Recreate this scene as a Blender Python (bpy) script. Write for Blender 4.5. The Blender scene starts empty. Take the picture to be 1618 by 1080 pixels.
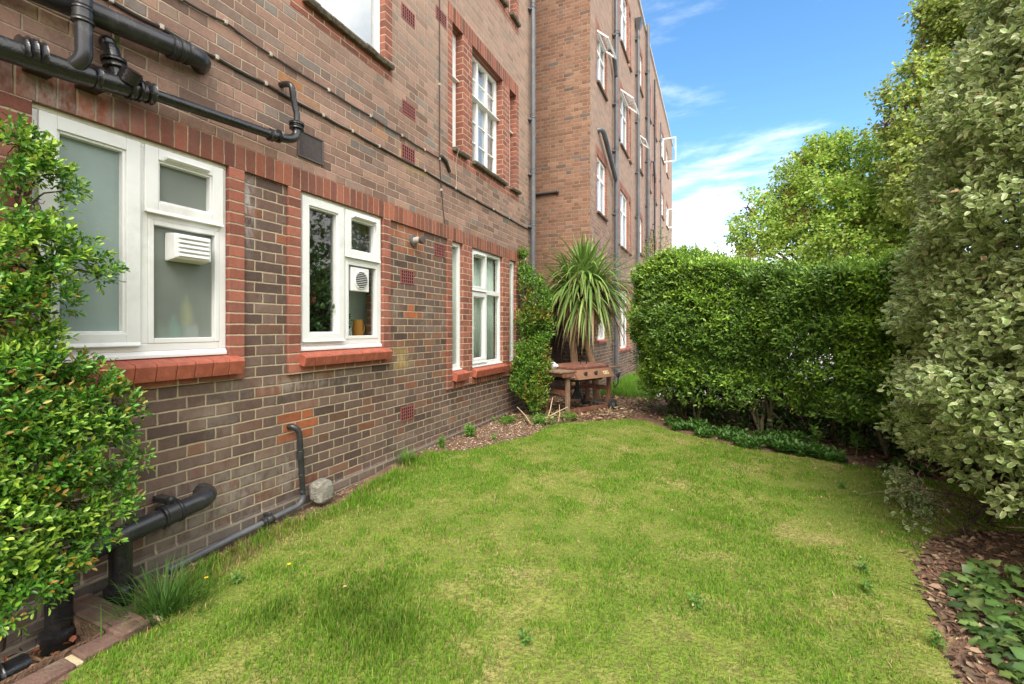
import bpy, math, random
import numpy as np
from mathutils import Vector, Matrix

R = math.radians
rng = np.random.default_rng(11)
random.seed(11)
SC = bpy.context.scene
C = SC.collection

# ------------------------------------------------------------------ camera
F, HY, H = 719.0, 518.0, 1.36
TH = R(24.0585)
S_, C_ = math.sin(TH), math.cos(TH)

def ray(px, py):
    u = (px - 809) / F
    v = (HY - py) / F
    return Vector((-S_ + u * C_, C_ + u * S_, v))

def at(px, py, t):
    return Vector((0, 0, H)) + ray(px, py) * t

def onx(px, py, x):
    d = ray(px, py)
    return at(px, py, x / d.x)

def onz(px, py, z=0.0):
    d = ray(px, py)
    return at(px, py, (z - H) / d.z)

cam_d = bpy.data.cameras.new('camera')
cam = bpy.data.objects.new('camera', cam_d)
C.objects.link(cam)
cam.location = (0, 0, H)
cam.rotation_euler = (R(90), 0, TH)
cam_d.sensor_width = 36
cam_d.lens = F / 1618 * 36
cam_d.shift_y = -22 / 1618
cam_d.clip_end = 2000
SC.camera = cam

# ------------------------------------------------------------------ nodes
def new_mat(name):
    m = bpy.data.materials.new(name)
    m.use_nodes = True
    nt = m.node_tree
    nt.nodes.clear()
    out = nt.nodes.new('ShaderNodeOutputMaterial')
    return m, nt, out

class NB:
    """small node-building helper"""
    def __init__(s, nt):
        s.nt = nt
    def n(s, t, **k):
        nd = s.nt.nodes.new('ShaderNode' + t)
        for a, b in k.items():
            setattr(nd, a, b)
        return nd
    def set(s, sock, v):
        if isinstance(v, bpy.types.NodeSocket):
            s.nt.links.new(v, sock)
        elif isinstance(v, (tuple, list)) and len(v) == 3 and sock.type == 'RGBA':
            sock.default_value = (*v, 1)
        else:
            sock.default_value = v
    def m(s, op, a, b=0.0, c=0.0, clamp=False):
        nd = s.n('Math', operation=op, use_clamp=clamp)
        s.set(nd.inputs[0], a); s.set(nd.inputs[1], b); s.set(nd.inputs[2], c)
        return nd.outputs[0]
    def mix(s, f, a, b, blend='MIX'):
        nd = s.n('Mix', data_type='RGBA', blend_type=blend)
        s.set(nd.inputs[0], f); s.set(nd.inputs[6], a); s.set(nd.inputs[7], b)
        return nd.outputs[2]
    def noise(s, vec, scale, detail=4, rough=.55, dist=0.0):
        nd = s.n('TexNoise')
        if vec is not None:
            s.set(nd.inputs['Vector'], vec)
        nd.inputs['Scale'].default_value = scale
        nd.inputs['Detail'].default_value = detail
        nd.inputs['Roughness'].default_value = rough
        nd.inputs['Distortion'].default_value = dist
        return nd.outputs[0]
    def ramp(s, fac, stops, interp='LINEAR'):
        nd = s.n('ValToRGB')
        s.set(nd.inputs[0], fac)
        cr = nd.color_ramp
        cr.interpolation = interp
        while len(cr.elements) < len(stops):
            cr.elements.new(.5)
        for e, (p, c) in zip(cr.elements, stops):
            e.position = p
            e.color = (*c, 1) if isinstance(c, (tuple, list)) else (c, c, c, 1)
        return nd.outputs[0]
    def smooth(s, v, a, b):
        nd = s.n('MapRange', interpolation_type='SMOOTHSTEP')
        s.set(nd.inputs[0], v)
        nd.inputs[1].default_value = a
        nd.inputs[2].default_value = b
        return nd.outputs[0]
    def bsdf(s, out, col, rough=.6, spec=.4, bump=None, bdist=.004, bstr=1.0, **k):
        b = s.n('BsdfPrincipled')
        s.set(b.inputs['Base Color'], col)
        s.set(b.inputs['Roughness'], rough)
        s.set(b.inputs['Specular IOR Level'], spec)
        for a, v in k.items():
            s.set(b.inputs[a], v)
        if bump is not None:
            bn = s.n('Bump')
            bn.inputs['Distance'].default_value = bdist
            bn.inputs['Strength'].default_value = bstr
            s.set(bn.inputs['Height'], bump)
            s.nt.links.new(bn.outputs[0], b.inputs['Normal'])
        if out is not None:
            s.nt.links.new(b.outputs[0], out.inputs[0])
        return b.outputs[0]
    def pos(s):
        return s.n('NewGeometry').outputs['Position']
    def xyz(s, v):
        nd = s.n('SeparateXYZ')
        s.set(nd.inputs[0], v)
        return nd.outputs
    def comb(s, x, y, z):
        nd = s.n('CombineXYZ')
        s.set(nd.inputs[0], x); s.set(nd.inputs[1], y); s.set(nd.inputs[2], z)
        return nd.outputs[0]

def simple(name, col, rough=.5, spec=.4, var=.15, scale=8, bump=.0, dirt=None, **k):
    m, nt, out = new_mat(name)
    b = NB(nt)
    p = b.pos()
    n1 = b.noise(p, scale, 5)
    n2 = b.noise(p, scale * 6, 4)
    f = b.m('ADD', b.m('MULTIPLY', n1, .7), b.m('MULTIPLY', n2, .3))
    lo = tuple(c * (1 - var) for c in col)
    hi = tuple(min(1, c * (1 + var)) for c in col)
    c = b.ramp(f, [(.3, lo), (.7, hi)])
    if dirt:
        c = b.mix(b.smooth(b.noise(p, scale * .6, 6, .7), .5, .75), c, dirt)
    b.bsdf(out, c, rough, spec, n2 if bump else None, bump or .002, 1.0, **k)
    return m

PITCH, PER, STR = .0748, .338, .2255

def brick_mat(name, stops, mortar, mode='flemish', z0=2.435, u0=0.0, jw=.0055, regions=(), rough=.8, bloom=None, grime=None, tint=None, soft=.0025, stains=(), streak=None):
    """bricks laid in Flemish bond (or soldiers / single stacks), sized in metres in world space"""
    m, nt, out = new_mat(name)
    b = NB(nt)
    g = b.n('NewGeometry')
    P = g.outputs['Position']
    x, y, z = b.xyz(P)
    nx = b.m('ABSOLUTE', b.xyz(g.outputs['True Normal'])[0])
    isx = b.m('GREATER_THAN', nx, .5)
    u = b.m('ADD', b.m('MULTIPLY', y, isx), b.m('MULTIPLY', x, b.m('SUBTRACT', 1.0, isx)))
    wob = b.noise(P, 9, 3)
    wob2 = b.noise(b.comb(z, x, y), 11, 3)
    u = b.m('ADD', b.m('SUBTRACT', u, u0), b.m('MULTIPLY', b.m('SUBTRACT', wob, .5), .012))
    v = b.m('ADD', b.m('SUBTRACT', z, z0), b.m('MULTIPLY', b.m('SUBTRACT', wob2, .5), .010))
    if mode == 'soldier':
        cell = b.m('FLOOR', b.m('DIVIDE', u, .0752))
        f = b.m('SUBTRACT', u, b.m('MULTIPLY', cell, .0752))
        d = b.m('MINIMUM', f, b.m('SUBTRACT', .0752, f))
        rnd_v = b.comb(cell, 3.3, 7.7)
        cu, cv = u, v
    else:
        row = b.m('FLOOR', b.m('DIVIDE', v, PITCH))
        fv = b.m('SUBTRACT', v, b.m('MULTIPLY', row, PITCH))
        dv = b.m('MINIMUM', fv, b.m('SUBTRACT', PITCH, fv))
        if mode == 'rows':
            d = dv
            rnd_v = b.comb(1.1, row, b.m('FLOOR', b.m('DIVIDE', u, .6)))
            cu, cv = u, v
        else:
            par = b.m('FLOORED_MODULO', row, 2.0)
            rj = b.n('TexWhiteNoise', noise_dimensions='1D')
            b.set(rj.inputs['W'], row)
            off = b.m('ADD', b.m('MULTIPLY', par, PER / 2), b.m('MULTIPLY', rj.outputs[0], .012))
            p = b.m('ADD', u, off)
            cell = b.m('FLOOR', b.m('DIVIDE', p, PER))
            f = b.m('SUBTRACT', p, b.m('MULTIPLY', cell, PER))
            hd = b.m('GREATER_THAN', f, STR)
            du = b.m('MINIMUM', b.m('MINIMUM', f, b.m('ABSOLUTE', b.m('SUBTRACT', f, STR))), b.m('SUBTRACT', PER, f))
            d = b.m('MINIMUM', du, dv)
            rnd_v = b.comb(cell, row, hd)
            cu = b.m('SUBTRACT', b.m('ADD', b.m('MULTIPLY', cell, PER), b.m('ADD', .11, b.m('MULTIPLY', hd, .172))), off)
            cv = b.m('MULTIPLY', b.m('ADD', row, .5), PITCH)
    wn = b.n('TexWhiteNoise', noise_dimensions='3D')
    b.set(wn.inputs['Vector'], rnd_v)
    r1, rc = wn.outputs[0], wn.outputs[1]
    r2 = b.xyz(rc)[1]
    col = b.ramp(r1, stops)
    fine = b.noise(P, 70, 5, .7)
    med = b.noise(P, 22, 4, .6)
    k = b.m('ADD', .62, b.m('MULTIPLY', r2, .36))
    k = b.m('ADD', k, b.m('MULTIPLY', b.m('SUBTRACT', fine, .5), .6))
    k = b.m('ADD', k, b.m('MULTIPLY', b.m('SUBTRACT', med, .5), .45))
    for (ya, yb, za, zb, rcol, prob) in regions:
        ins = b.m('MULTIPLY', b.m('MULTIPLY', b.m('GREATER_THAN', cu, ya - u0), b.m('LESS_THAN', cu, yb - u0)),
                  b.m('MULTIPLY', b.m('GREATER_THAN', cv, za - z0), b.m('LESS_THAN', cv, zb - z0)))
        ins = b.m('MULTIPLY', b.m('MULTIPLY', ins, b.m('LESS_THAN', r2, prob)), isx)
        col = b.mix(ins, col, rcol)
    kk = b.n('VectorMath', operation='SCALE')
    b.set(kk.inputs[0], col); b.set(kk.inputs['Scale'], k)
    col = kk.outputs[0]
    mort = b.mix(b.smooth(b.noise(P, 5, 5, .7), .35, .7), tuple(c * .72 for c in mortar), mortar)
    edge = b.m('ADD', jw, b.m('MULTIPLY', b.m('SUBTRACT', b.noise(P, 45, 3), .5), .006))
    mask = b.smooth(b.m('SUBTRACT', d, edge), -soft, soft)
    c = b.mix(mask, mort, col)
    if bloom:
        c = b.mix(b.m('MULTIPLY', b.smooth(b.noise(P, 1.7, 6, .7), .52, .78), bloom[1]), c, bloom[0])
    if grime:
        gm = b.m('MULTIPLY', b.smooth(b.noise(b.comb(b.m('MULTIPLY', x, 1.0), b.m('MULTIPLY', y, 1.6), b.m('MULTIPLY', z, .5)), 1.3, 6, .65), .5, .75), grime[1])
        c = b.mix(gm, c, grime[0])
    if tint:      # (z_low, z_high, colour, amount): pale sheen painted into the brick colour with height
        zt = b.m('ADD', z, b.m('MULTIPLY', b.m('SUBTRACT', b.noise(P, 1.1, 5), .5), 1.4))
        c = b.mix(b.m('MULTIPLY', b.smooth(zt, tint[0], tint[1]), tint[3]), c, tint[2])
    for (ya, za, ry, rz, scol, amt) in stains:
        ey = b.m('POWER', b.m('DIVIDE', b.m('SUBTRACT', y, ya), ry), 2.0)
        ez = b.m('POWER', b.m('DIVIDE', b.m('SUBTRACT', z, za), rz), 2.0)
        e = b.m('EXPONENT', b.m('MULTIPLY', b.m('ADD', ey, ez), -1.0))
        sn = b.smooth(b.noise(b.comb(x, b.m('MULTIPLY', y, 2.2), z), 9, 6, .7), .36, .62)
        c = b.mix(b.m('MULTIPLY', b.m('MULTIPLY', e, sn), amt, clamp=True), c, scol)
    if streak:
        sk = b.smooth(b.noise(b.comb(b.m('MULTIPLY', x, 9.0), b.m('MULTIPLY', y, 9.0), b.m('MULTIPLY', z, .7)), 1.0, 5, .6), .55, .78)
        c = b.mix(b.m('MULTIPLY', sk, streak[1]), c, streak[0])
    h = b.m('ADD', mask, b.m('MULTIPLY', fine, .30))
    b.bsdf(out, c, rough, .25, h, .005, .9)
    return m

ORANGE = (.42, .13, .055)
M = {}
M['brick_dark'] = brick_mat('dark brown brick',
    [(0, (.115, .074, .062)), (.35, (.17, .112, .092)), (.6, (.205, .134, .104)), (.82, (.185, .106, .084)), (.95, (.215, .112, .072)), (1, (.29, .115, .068))],
    (.46, .37, .25), regions=[(2.36, 2.80, .47, .69, ORANGE, .95), (3.66, 4.20, 2.10, 2.44, (.40, .14, .07), .8), (3.66, 3.98, .92, 1.14, (.36, .24, .10), .8),
                               (3.98, 4.16, 1.49, 1.58, ORANGE, 1.1)],
    bloom=((.38, .33, .27), .4), grime=((.11, .09, .072), .4), streak=((.10, .08, .066), .3),
    stains=[(2.13, 2.18, .05, .22, (.52, .50, .48), .9), (2.6, .93, .45, .06, (.36, .31, .26), .6), (1.9, .22, .5, .2, (.30, .27, .22), .7), (3.85, 1.02, .16, .12, (.46, .34, .17), .7), (2.5, .30, .12, .2, (.36, .33, .28), .5), (5.2, .22, 1.6, .12, (.26, .22, .17), .5)])
M['brick_plinth'] = brick_mat('rendered plinth brick', [(0, (.13, .11, .10)), (.6, (.19, .155, .13)), (1, (.22, .16, .13))], (.33, .27, .20), bloom=((.36, .31, .25), .7), jw=.008)
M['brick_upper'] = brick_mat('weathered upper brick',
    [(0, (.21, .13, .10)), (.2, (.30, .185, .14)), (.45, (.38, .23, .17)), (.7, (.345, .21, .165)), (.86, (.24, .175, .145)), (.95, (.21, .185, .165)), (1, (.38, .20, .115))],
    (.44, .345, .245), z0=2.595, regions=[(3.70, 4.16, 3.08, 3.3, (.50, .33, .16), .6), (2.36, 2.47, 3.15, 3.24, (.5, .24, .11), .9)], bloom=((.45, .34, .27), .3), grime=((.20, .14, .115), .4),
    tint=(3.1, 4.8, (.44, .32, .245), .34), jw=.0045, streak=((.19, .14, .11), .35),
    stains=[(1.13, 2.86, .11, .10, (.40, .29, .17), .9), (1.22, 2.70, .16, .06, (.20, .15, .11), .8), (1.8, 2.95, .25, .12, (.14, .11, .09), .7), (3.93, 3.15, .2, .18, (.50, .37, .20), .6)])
M['brick_orange'] = brick_mat('orange side brick',
    [(0, (.25, .135, .09)), (.3, (.33, .175, .115)), (.6, (.29, .155, .105)), (.9, (.35, .205, .135)), (.96, (.22, .145, .115)), (1, (.17, .14, .13))],
    (.47, .345, .23), z0=2.595, bloom=((.40, .27, .18), .35), jw=.0042, streak=((.20, .13, .095), .3))
M['brick_red'] = brick_mat('red brick in single stack', [(0, (.25, .095, .068)), (.5, (.35, .125, .085)), (.8, (.40, .145, .098)), (1, (.27, .11, .085))], (.50, .38, .26), 'rows', grime=((.13, .08, .065), .4), bloom=((.36, .22, .16), .3))
M['brick_pier'] = brick_mat('red brick pier', [(0, (.28, .105, .075)), (.5, (.36, .13, .088)), (.8, (.40, .145, .098)), (1, (.29, .12, .09))], (.50, .38, .26), 'flemish', u0=5.06 - .058)
M['brick_soldier'] = brick_mat('red soldier brick', [(0, (.21, .085, .062)), (.5, (.33, .115, .072)), (.8, (.38, .13, .078)), (1, (.24, .095, .075))], (.46, .32, .21), 'soldier', grime=((.11, .075, .06), .65), jw=.0045, bloom=((.34, .22, .17), .3), stains=[(1.15, 2.52, .22, .10, (.42, .39, .36), .8), (1.6, 2.56, .4, .05, (.12, .08, .065), .7)])
M['upvc'] = simple('white plastic', (.76, .765, .75), .34, .5, .05, 3, dirt=(.60, .60, .56))
M['upvc_dirty'] = simple('algae-stained white plastic', (.50, .49, .36), .45, .4, .2, 14)
M['timber_white'] = simple('white painted timber', (.82, .82, .79), .45, .4, .05, 9, bump=.001)
M['black_gloss'] = simple('black gloss paint', (.016, .016, .017), .22, .6, .3, 12, bump=.002, dirt=(.045, .04, .036))
M['black_plastic'] = simple('black plastic', (.03, .03, .033), .27, .5, .25, 16, dirt=(.09, .085, .08))
M['pipe_grey'] = simple('weathered dark grey pipe', (.10, .105, .115), .33, .5, .25, 5, dirt=(.16, .16, .165))
M['sill_red'] = simple('red sill paint', (.37, .105, .065), .6, .3, .3, 18, bump=.003, dirt=(.22, .085, .06))
M['sill_stone'] = simple('mossy stone', (.17, .15, .11), .9, .2, .5, 30, bump=.008, dirt=(.07, .075, .04))
M['stone'] = simple('grey stone', (.27, .255, .215), .9, .2, .4, 14, bump=.012, dirt=(.15, .15, .09))
M['terracotta'] = simple('maroon terracotta', (.25, .085, .075), .7, .3, .2, 30)
M['orange_jug'] = simple('orange pottery', (.62, .25, .05), .35, .5, .12, 10)
M['pale_pot'] = simple('pale green pottery', (.52, .62, .52), .4, .5, .08, 10)
M['white_pot'] = simple('white pottery', (.75, .78, .78), .3, .5, .05, 10)
M['dark'] = simple('dark void', (.02, .02, .02), .9, .1, .1)
M['room'] = simple('room plaster', (.55, .55, .50), .9, .2, .05, 2)
M['curtain'] = simple('pale green curtain', (.76, .84, .76), .9, .2, .12, 3)
M['sky_white'] = simple('white sky reflection', (.88, .89, .90), .9, .2, .08, 3)  # bright white standing in for sky reflected in the old panes
M['cable'] = simple('dark cable', (.05, .042, .038), .6, .3, .3, 20)
M['clip'] = simple('grey clip', (.42, .38, .33), .6, .4, .3, 20)
M['vent_brown'] = simple('brown vent', (.085, .068, .062), .55, .4, .2, 20)
M['mesh_dark'] = simple('dark fly mesh', (.07, .058, .056), .75, .3, .3, 60)
M['wood_red'] = simple('reddish weathered timber', (.20, .085, .052), .75, .25, .4, 12, bump=.004, dirt=(.22, .15, .105))
M['wood_grey'] = simple('grey-brown weathered timber', (.24, .155, .105), .8, .2, .35, 14, bump=.005, dirt=(.21, .17, .14))
M['wood_fence'] = simple('dark brown stained timber', (.075, .05, .042), .8, .25, .4, 9, bump=.004, dirt=(.12, .085, .07))
M['wood_pale'] = simple('dry straw cane', (.58, .43, .27), .8, .2, .25, 20)
M['rust'] = simple('rusty metal', (.20, .085, .06), .62, .35, .45, 10, bump=.003, dirt=(.34, .18, .11), Metallic=.15)
M['rust_orange'] = simple('orange rusty enamel', (.22, .115, .066), .55, .4, .25, 8, bump=.002, dirt=(.29, .13, .075))
M['steel'] = simple('dull steel', (.45, .43, .40), .4, .5, .2, 20, Metallic=.7)
M['rubber'] = simple('dull black rubber', (.035, .034, .032), .7, .3, .3, 20, dirt=(.10, .09, .075))
M['bag'] = simple('white polythene', (.72, .73, .76), .4, .5, .1, 30)
M['bark'] = simple('brown bark', (.16, .105, .07), .9, .2, .45, 22, bump=.012, dirt=(.10, .085, .06))
M['bark_pale'] = simple('tan fibrous bark', (.40, .25, .15), .9, .2, .4, 26, bump=.012, dirt=(.26, .16, .10))
M['bark_green'] = simple('greenish brown bark', (.16, .14, .075), .9, .2, .4, 22, bump=.01)
M['twig'] = simple('dark twig', (.075, .05, .036), .9, .2, .4, 22)
M['kerb'] = simple('worn red brick', (.15, .092, .072), .85, .2, .35, 16, bump=.006, dirt=(.22, .17, .12))
M['kerb_pale'] = simple('yellowish mortar', (.52, .44, .28), .9, .2, .2, 16, bump=.006)
M['soil'] = simple('garden soil', (.20, .125, .085), .95, .1, .55, 9, bump=.03, dirt=(.30, .21, .15))
M['road'] = simple('pale paving', (.50, .48, .46), .9, .2, .12, 6, bump=.004)
M['coping'] = simple('pale concrete coping', (.50, .47, .42), .85, .2, .2, 4)
M['roof_felt'] = simple('grey roof', (.26, .25, .25), .9, .2, .15, 3)
M['render'] = simple('pale render', (.55, .52, .48), .9, .2, .1, 3)
M['petal'] = simple('yellow petal', (.80, .55, .03), .6, .3, .1, 30)

def glass_mat(name, tint, refl):
    m, nt, out = new_mat(name)
    b = NB(nt)
    tr = b.n('BsdfTransparent'); tr.inputs[0].default_value = (*tint, 1)
    gl = b.n('BsdfGlossy'); gl.inputs['Roughness'].default_value = .015
    lw = b.n('LayerWeight'); lw.inputs[0].default_value = .45
    f = b.m('ADD', refl, b.m('MULTIPLY', lw.outputs['Fresnel'], .5), clamp=True)
    bump = b.n('Bump'); bump.inputs['Distance'].default_value = .004; bump.inputs['Strength'].default_value = .25
    b.set(bump.inputs['Height'], b.noise(b.pos(), 2.2, 2))
    nt.links.new(bump.outputs[0], gl.inputs['Normal'])
    mx = b.n('MixShader')
    b.set(mx.inputs[0], f)
    nt.links.new(tr.outputs[0], mx.inputs[1]); nt.links.new(gl.outputs[0], mx.inputs[2])
    nt.links.new(mx.outputs[0], out.inputs[0])
    return m
M['glass'] = glass_mat('window glass', (.90, .95, .93), .05)
M['glass_old'] = glass_mat('old window glass', (.92, .95, .96), .2)

def frosted_mat(name, col, clear):
    m, nt, out = new_mat(name)
    b = NB(nt)
    p = b.pos()
    sp = b.smooth(b.noise(p, 34, 6, .75), .62, .74)
    c = b.mix(b.m('MULTIPLY', sp, .35), col, tuple(min(1, x * 1.9) for x in col))
    c = b.mix(b.smooth(b.noise(p, 2.3, 4), .35, .7), c, tuple(x * .8 for x in col))
    d = b.bsdf(None, c, .38, .45, b.noise(p, 160, 2), .0006)
    if clear:
        rf = b.n('BsdfRefraction'); rf.inputs['Roughness'].default_value = .42; rf.inputs['IOR'].default_value = 1.08
        rf.inputs['Color'].default_value = (.9, .95, .93, 1)
        mx = b.n('MixShader'); mx.inputs[0].default_value = clear
        nt.links.new(d, mx.inputs[1]); nt.links.new(rf.outputs[0], mx.inputs[2])
        nt.links.new(mx.outputs[0], out.inputs[0])
    else:
        nt.links.new(d, out.inputs[0])
    return m
M['frosted'] = frosted_mat('frosted glass', (.25, .32, .30), 0)
M['frosted_clear'] = frosted_mat('thin frosted glass', (.29, .33, .29), .35)

def leaf_mat(name, trans=.35, rough=.42, spec=.45, rim=None, rim_range=(.55, .8)):
    m, nt, out = new_mat(name)
    b = NB(nt)
    a = b.n('Attribute', attribute_name='col')
    c = a.outputs['Color']
    if rim:
        ra = b.n('Attribute', attribute_name='rim')
        c = b.mix(b.smooth(b.m('ADD', ra.outputs['Fac'], b.m('MULTIPLY', b.m('SUBTRACT', b.noise(b.pos(), 60, 2), .5), .5)), *rim_range), c, rim)
    d = b.bsdf(None, c, rough, spec)
    t = b.n('BsdfTranslucent')
    b.set(t.inputs[0], b.mix(.5, c, (.55, .75, .05), 'MULTIPLY') if False else c)
    mx = b.n('MixShader'); mx.inputs[0].default_value = trans
    nt.links.new(d, mx.inputs[1]); nt.links.new(t.outputs[0], mx.inputs[2])
    nt.links.new(mx.outputs[0], out.inputs[0])
    return m
M['leaf'] = leaf_mat('green leaf', .35)
M['leaf_gloss'] = leaf_mat('glossy leaf', .28, .3, .55)
M['leaf_tree'] = leaf_mat('tree leaf', .5, .4, .45)
M['leaf_var'] = leaf_mat('cream-edged leaf', .35, .30, .6, (.70, .70, .44), (.60, .95))
M['strap'] = leaf_mat('strap leaf', .25, .4, .4)
M['grass'] = leaf_mat('grass blade', .4, .6, .25)
M['litter'] = leaf_mat('dead leaf', .15, .7, .2)

# ------------------------------------------------------------------ mesh helper
class MB:
    def __init__(s):
        s.v = []; s.f = []
    def add(s, vs, fs):
        o = len(s.v)
        s.v += [tuple(v) for v in vs]
        s.f += [tuple(i + o for i in f) for f in fs]
        return s
    def box(s, x0, x1, y0, y1, z0, z1):
        return s.add([(x0, y0, z0), (x1, y0, z0), (x1, y1, z0), (x0, y1, z0), (x0, y0, z1), (x1, y0, z1), (x1, y1, z1), (x0, y1, z1)],
                     [(0, 3, 2, 1), (4, 5, 6, 7), (0, 1, 5, 4), (1, 2, 6, 5), (2, 3, 7, 6), (3, 0, 4, 7)])
    def prism(s, prof, axis, a, b):
        """closed 2-D profile extruded along axis ('y': profile is (x,z))"""
        n = len(prof)
        mk = {'y': lambda p, t: (p[0], t, p[1]), 'x': lambda p, t: (t, p[0], p[1]), 'z': lambda p, t: (p[0], p[1], t)}[axis]
        vs = [mk(p, a) for p in prof] + [mk(p, b) for p in prof]
        fs = [tuple(range(n))[::-1], tuple(range(n, 2 * n))] + [(i, (i + 1) % n, n + (i + 1) % n, n + i) for i in range(n)]
        return s.add(vs, fs)
    def tube(s, pts, r, n=12, cap=True):
        pts = [Vector(p) for p in pts]
        rs = r if isinstance(r, (list, tuple)) else [r] * len(pts)
        d0 = (pts[1] - pts[0]).normalized()
        up = Vector((0, 0, 1)) if abs(d0.z) < .9 else Vector((0, 1, 0))
        a = d0.cross(up).normalized()
        vs = []
        for i, p in enumerate(pts):
            d = ((pts[min(i + 1, len(pts) - 1)] - pts[max(i - 1, 0)])).normalized()
            a = (a - d * a.dot(d)).normalized()
            b = d.cross(a)
            vs += [p + (a * math.cos(2 * math.pi * k / n) + b * math.sin(2 * math.pi * k / n)) * rs[i] for k in range(n)]
        fs = []
        for i in range(len(pts) - 1):
            for k in range(n):
                k2 = (k + 1) % n
                fs.append((i * n + k, i * n + k2, (i + 1) * n + k2, (i + 1) * n + k))
        if cap:
            fs += [tuple(range(n))[::-1], tuple(range((len(pts) - 1) * n, len(pts) * n))]
        return s.add(vs, fs)
    def ring(s, p, d, r, w, n=18):
        """a short collar round a pipe, with a rolled edge"""
        p, d = Vector(p), Vector(d).normalized()
        return s.tube([p - d * w / 2, p - d * w * .42, p - d * w * .25, p + d * w * .25, p + d * w * .42, p + d * w / 2], [r * .9, r, r * .93, r * .93, r, r * .9], n)
    def sphere(s, c, r, n=12, m=8):
        c = Vector(c)
        r = r if isinstance(r, tuple) else (r, r, r)
        vs = [c + Vector((0, 0, -r[2]))]
        for j in range(1, m):
            a = -math.pi / 2 + math.pi * j / m
            vs += [c + Vector((r[0] * math.cos(a) * math.cos(2 * math.pi * k / n), r[1] * math.cos(a) * math.sin(2 * math.pi * k / n), r[2] * math.sin(a))) for k in range(n)]
        vs.append(c + Vector((0, 0, r[2])))
        fs = [(0, 1 + (k + 1) % n, 1 + k) for k in range(n)]
        for j in range(m - 2):
            for k in range(n):
                k2 = (k + 1) % n
                fs.append((1 + j * n + k, 1 + j * n + k2, 1 + (j + 1) * n + k2, 1 + (j + 1) * n + k))
        t = len(vs) - 1
        fs += [(t, 1 + (m - 2) * n + k, 1 + (m - 2) * n + (k + 1) % n) for k in range(n)]
        return s.add(vs, fs)
    def lathe(s, c, prof, n=20):
        c = Vector(c)
        vs = []
        for (r, z) in prof:
            vs += [c + Vector((r * math.cos(2 * math.pi * k / n), r * math.sin(2 * math.pi * k / n), z)) for k in range(n)]
        fs = []
        for i in range(len(prof) - 1):
            for k in range(n):
                k2 = (k + 1) % n
                fs.append((i * n + k, i * n + k2, (i + 1) * n + k2, (i + 1) * n + k))
        fs += [tuple(range(n))[::-1], tuple(range((len(prof) - 1) * n, len(prof) * n))]
        return s.add(vs, fs)
    def holed_x(s, x, y0, y1, z0, z1, holes, depth, back=False, sgn=1):
        """wall sheet in the plane x with openings (ya,yb,za,zb) that have reveals going back by depth"""
        ys = sorted({y0, y1, *[h[0] for h in holes], *[h[1] for h in holes]})
        zs = sorted({z0, z1, *[h[2] for h in holes], *[h[3] for h in holes]})
        for i in range(len(ys) - 1):
            for j in range(len(zs) - 1):
                ym, zm = (ys[i] + ys[i + 1]) / 2, (zs[j] + zs[j + 1]) / 2
                if any(h[0] < ym < h[1] and h[2] < zm < h[3] for h in holes):
                    continue
                q = [(x, ys[i], zs[j]), (x, ys[i + 1], zs[j]), (x, ys[i + 1], zs[j + 1]), (x, ys[i], zs[j + 1])]
                s.add(q, [(0, 1, 2, 3)])
        for (a, b, c, d) in holes:
            xb = x - depth
            s.add([(x, a, c), (x, b, c), (x, b, d), (x, a, d), (xb, a, c), (xb, b, c), (xb, b, d), (xb, a, d)],
                  [(0, 4, 5, 1), (1, 5, 6, 2), (2, 6, 7, 3), (3, 7, 4, 0)] + ([(4, 7, 6, 5)] if back else []))
        return s
    def frame(s, x0, x1, y0, y1, z0, z1, w, wb=None):
        wb = wb or w
        s.box(x0, x1, y0, y0 + w, z0, z1); s.box(x0, x1, y1 - w, y1, z0, z1)
        s.box(x0, x1, y0 + w, y1 - w, z0, z0 + wb); s.box(x0, x1, y0 + w, y1 - w, z1 - w, z1)
        return s
    def xf(s, mat):
        s.v = [tuple(mat @ Vector(v)) for v in s.v]
        return s
    def build(s, name, mat, parent=None, smooth=False, bevel=0, seg=2, label=None):
        me = bpy.data.meshes.new(name)
        me.from_pydata([tuple(v) for v in s.v], [], s.f)
        me.update()
        me.materials.append(mat)
        o = bpy.data.objects.new(name, me)
        C.objects.link(o)
        if smooth:
            me.shade_smooth()
            me.set_sharp_from_angle(angle=R(50))
        if bevel:
            bv = o.modifiers.new('bevel', 'BEVEL')
            bv.width = bevel; bv.segments = seg; bv.limit_method = 'ANGLE'
        put(o, parent)
        if label:
            o['label'] = label
        return o

def put(o, parent):
    if parent is not None:
        o.parent = parent
        if parent.type == 'EMPTY':
            o.matrix_parent_inverse = Matrix.Translation(-parent.location)

def tag(o, label, cat, group=None, kind=None):
    if label: o['label'] = label
    if cat: o['category'] = cat
    if group: o['group'] = group
    if kind: o['kind'] = kind
    return o

def thing(name, label, cat, loc=(0, 0, 0), group=None):
    o = bpy.data.objects.new(name, None)
    o.empty_display_size = .1
    o.location = loc
    C.objects.link(o)
    return tag(o, label, cat, group)

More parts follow.
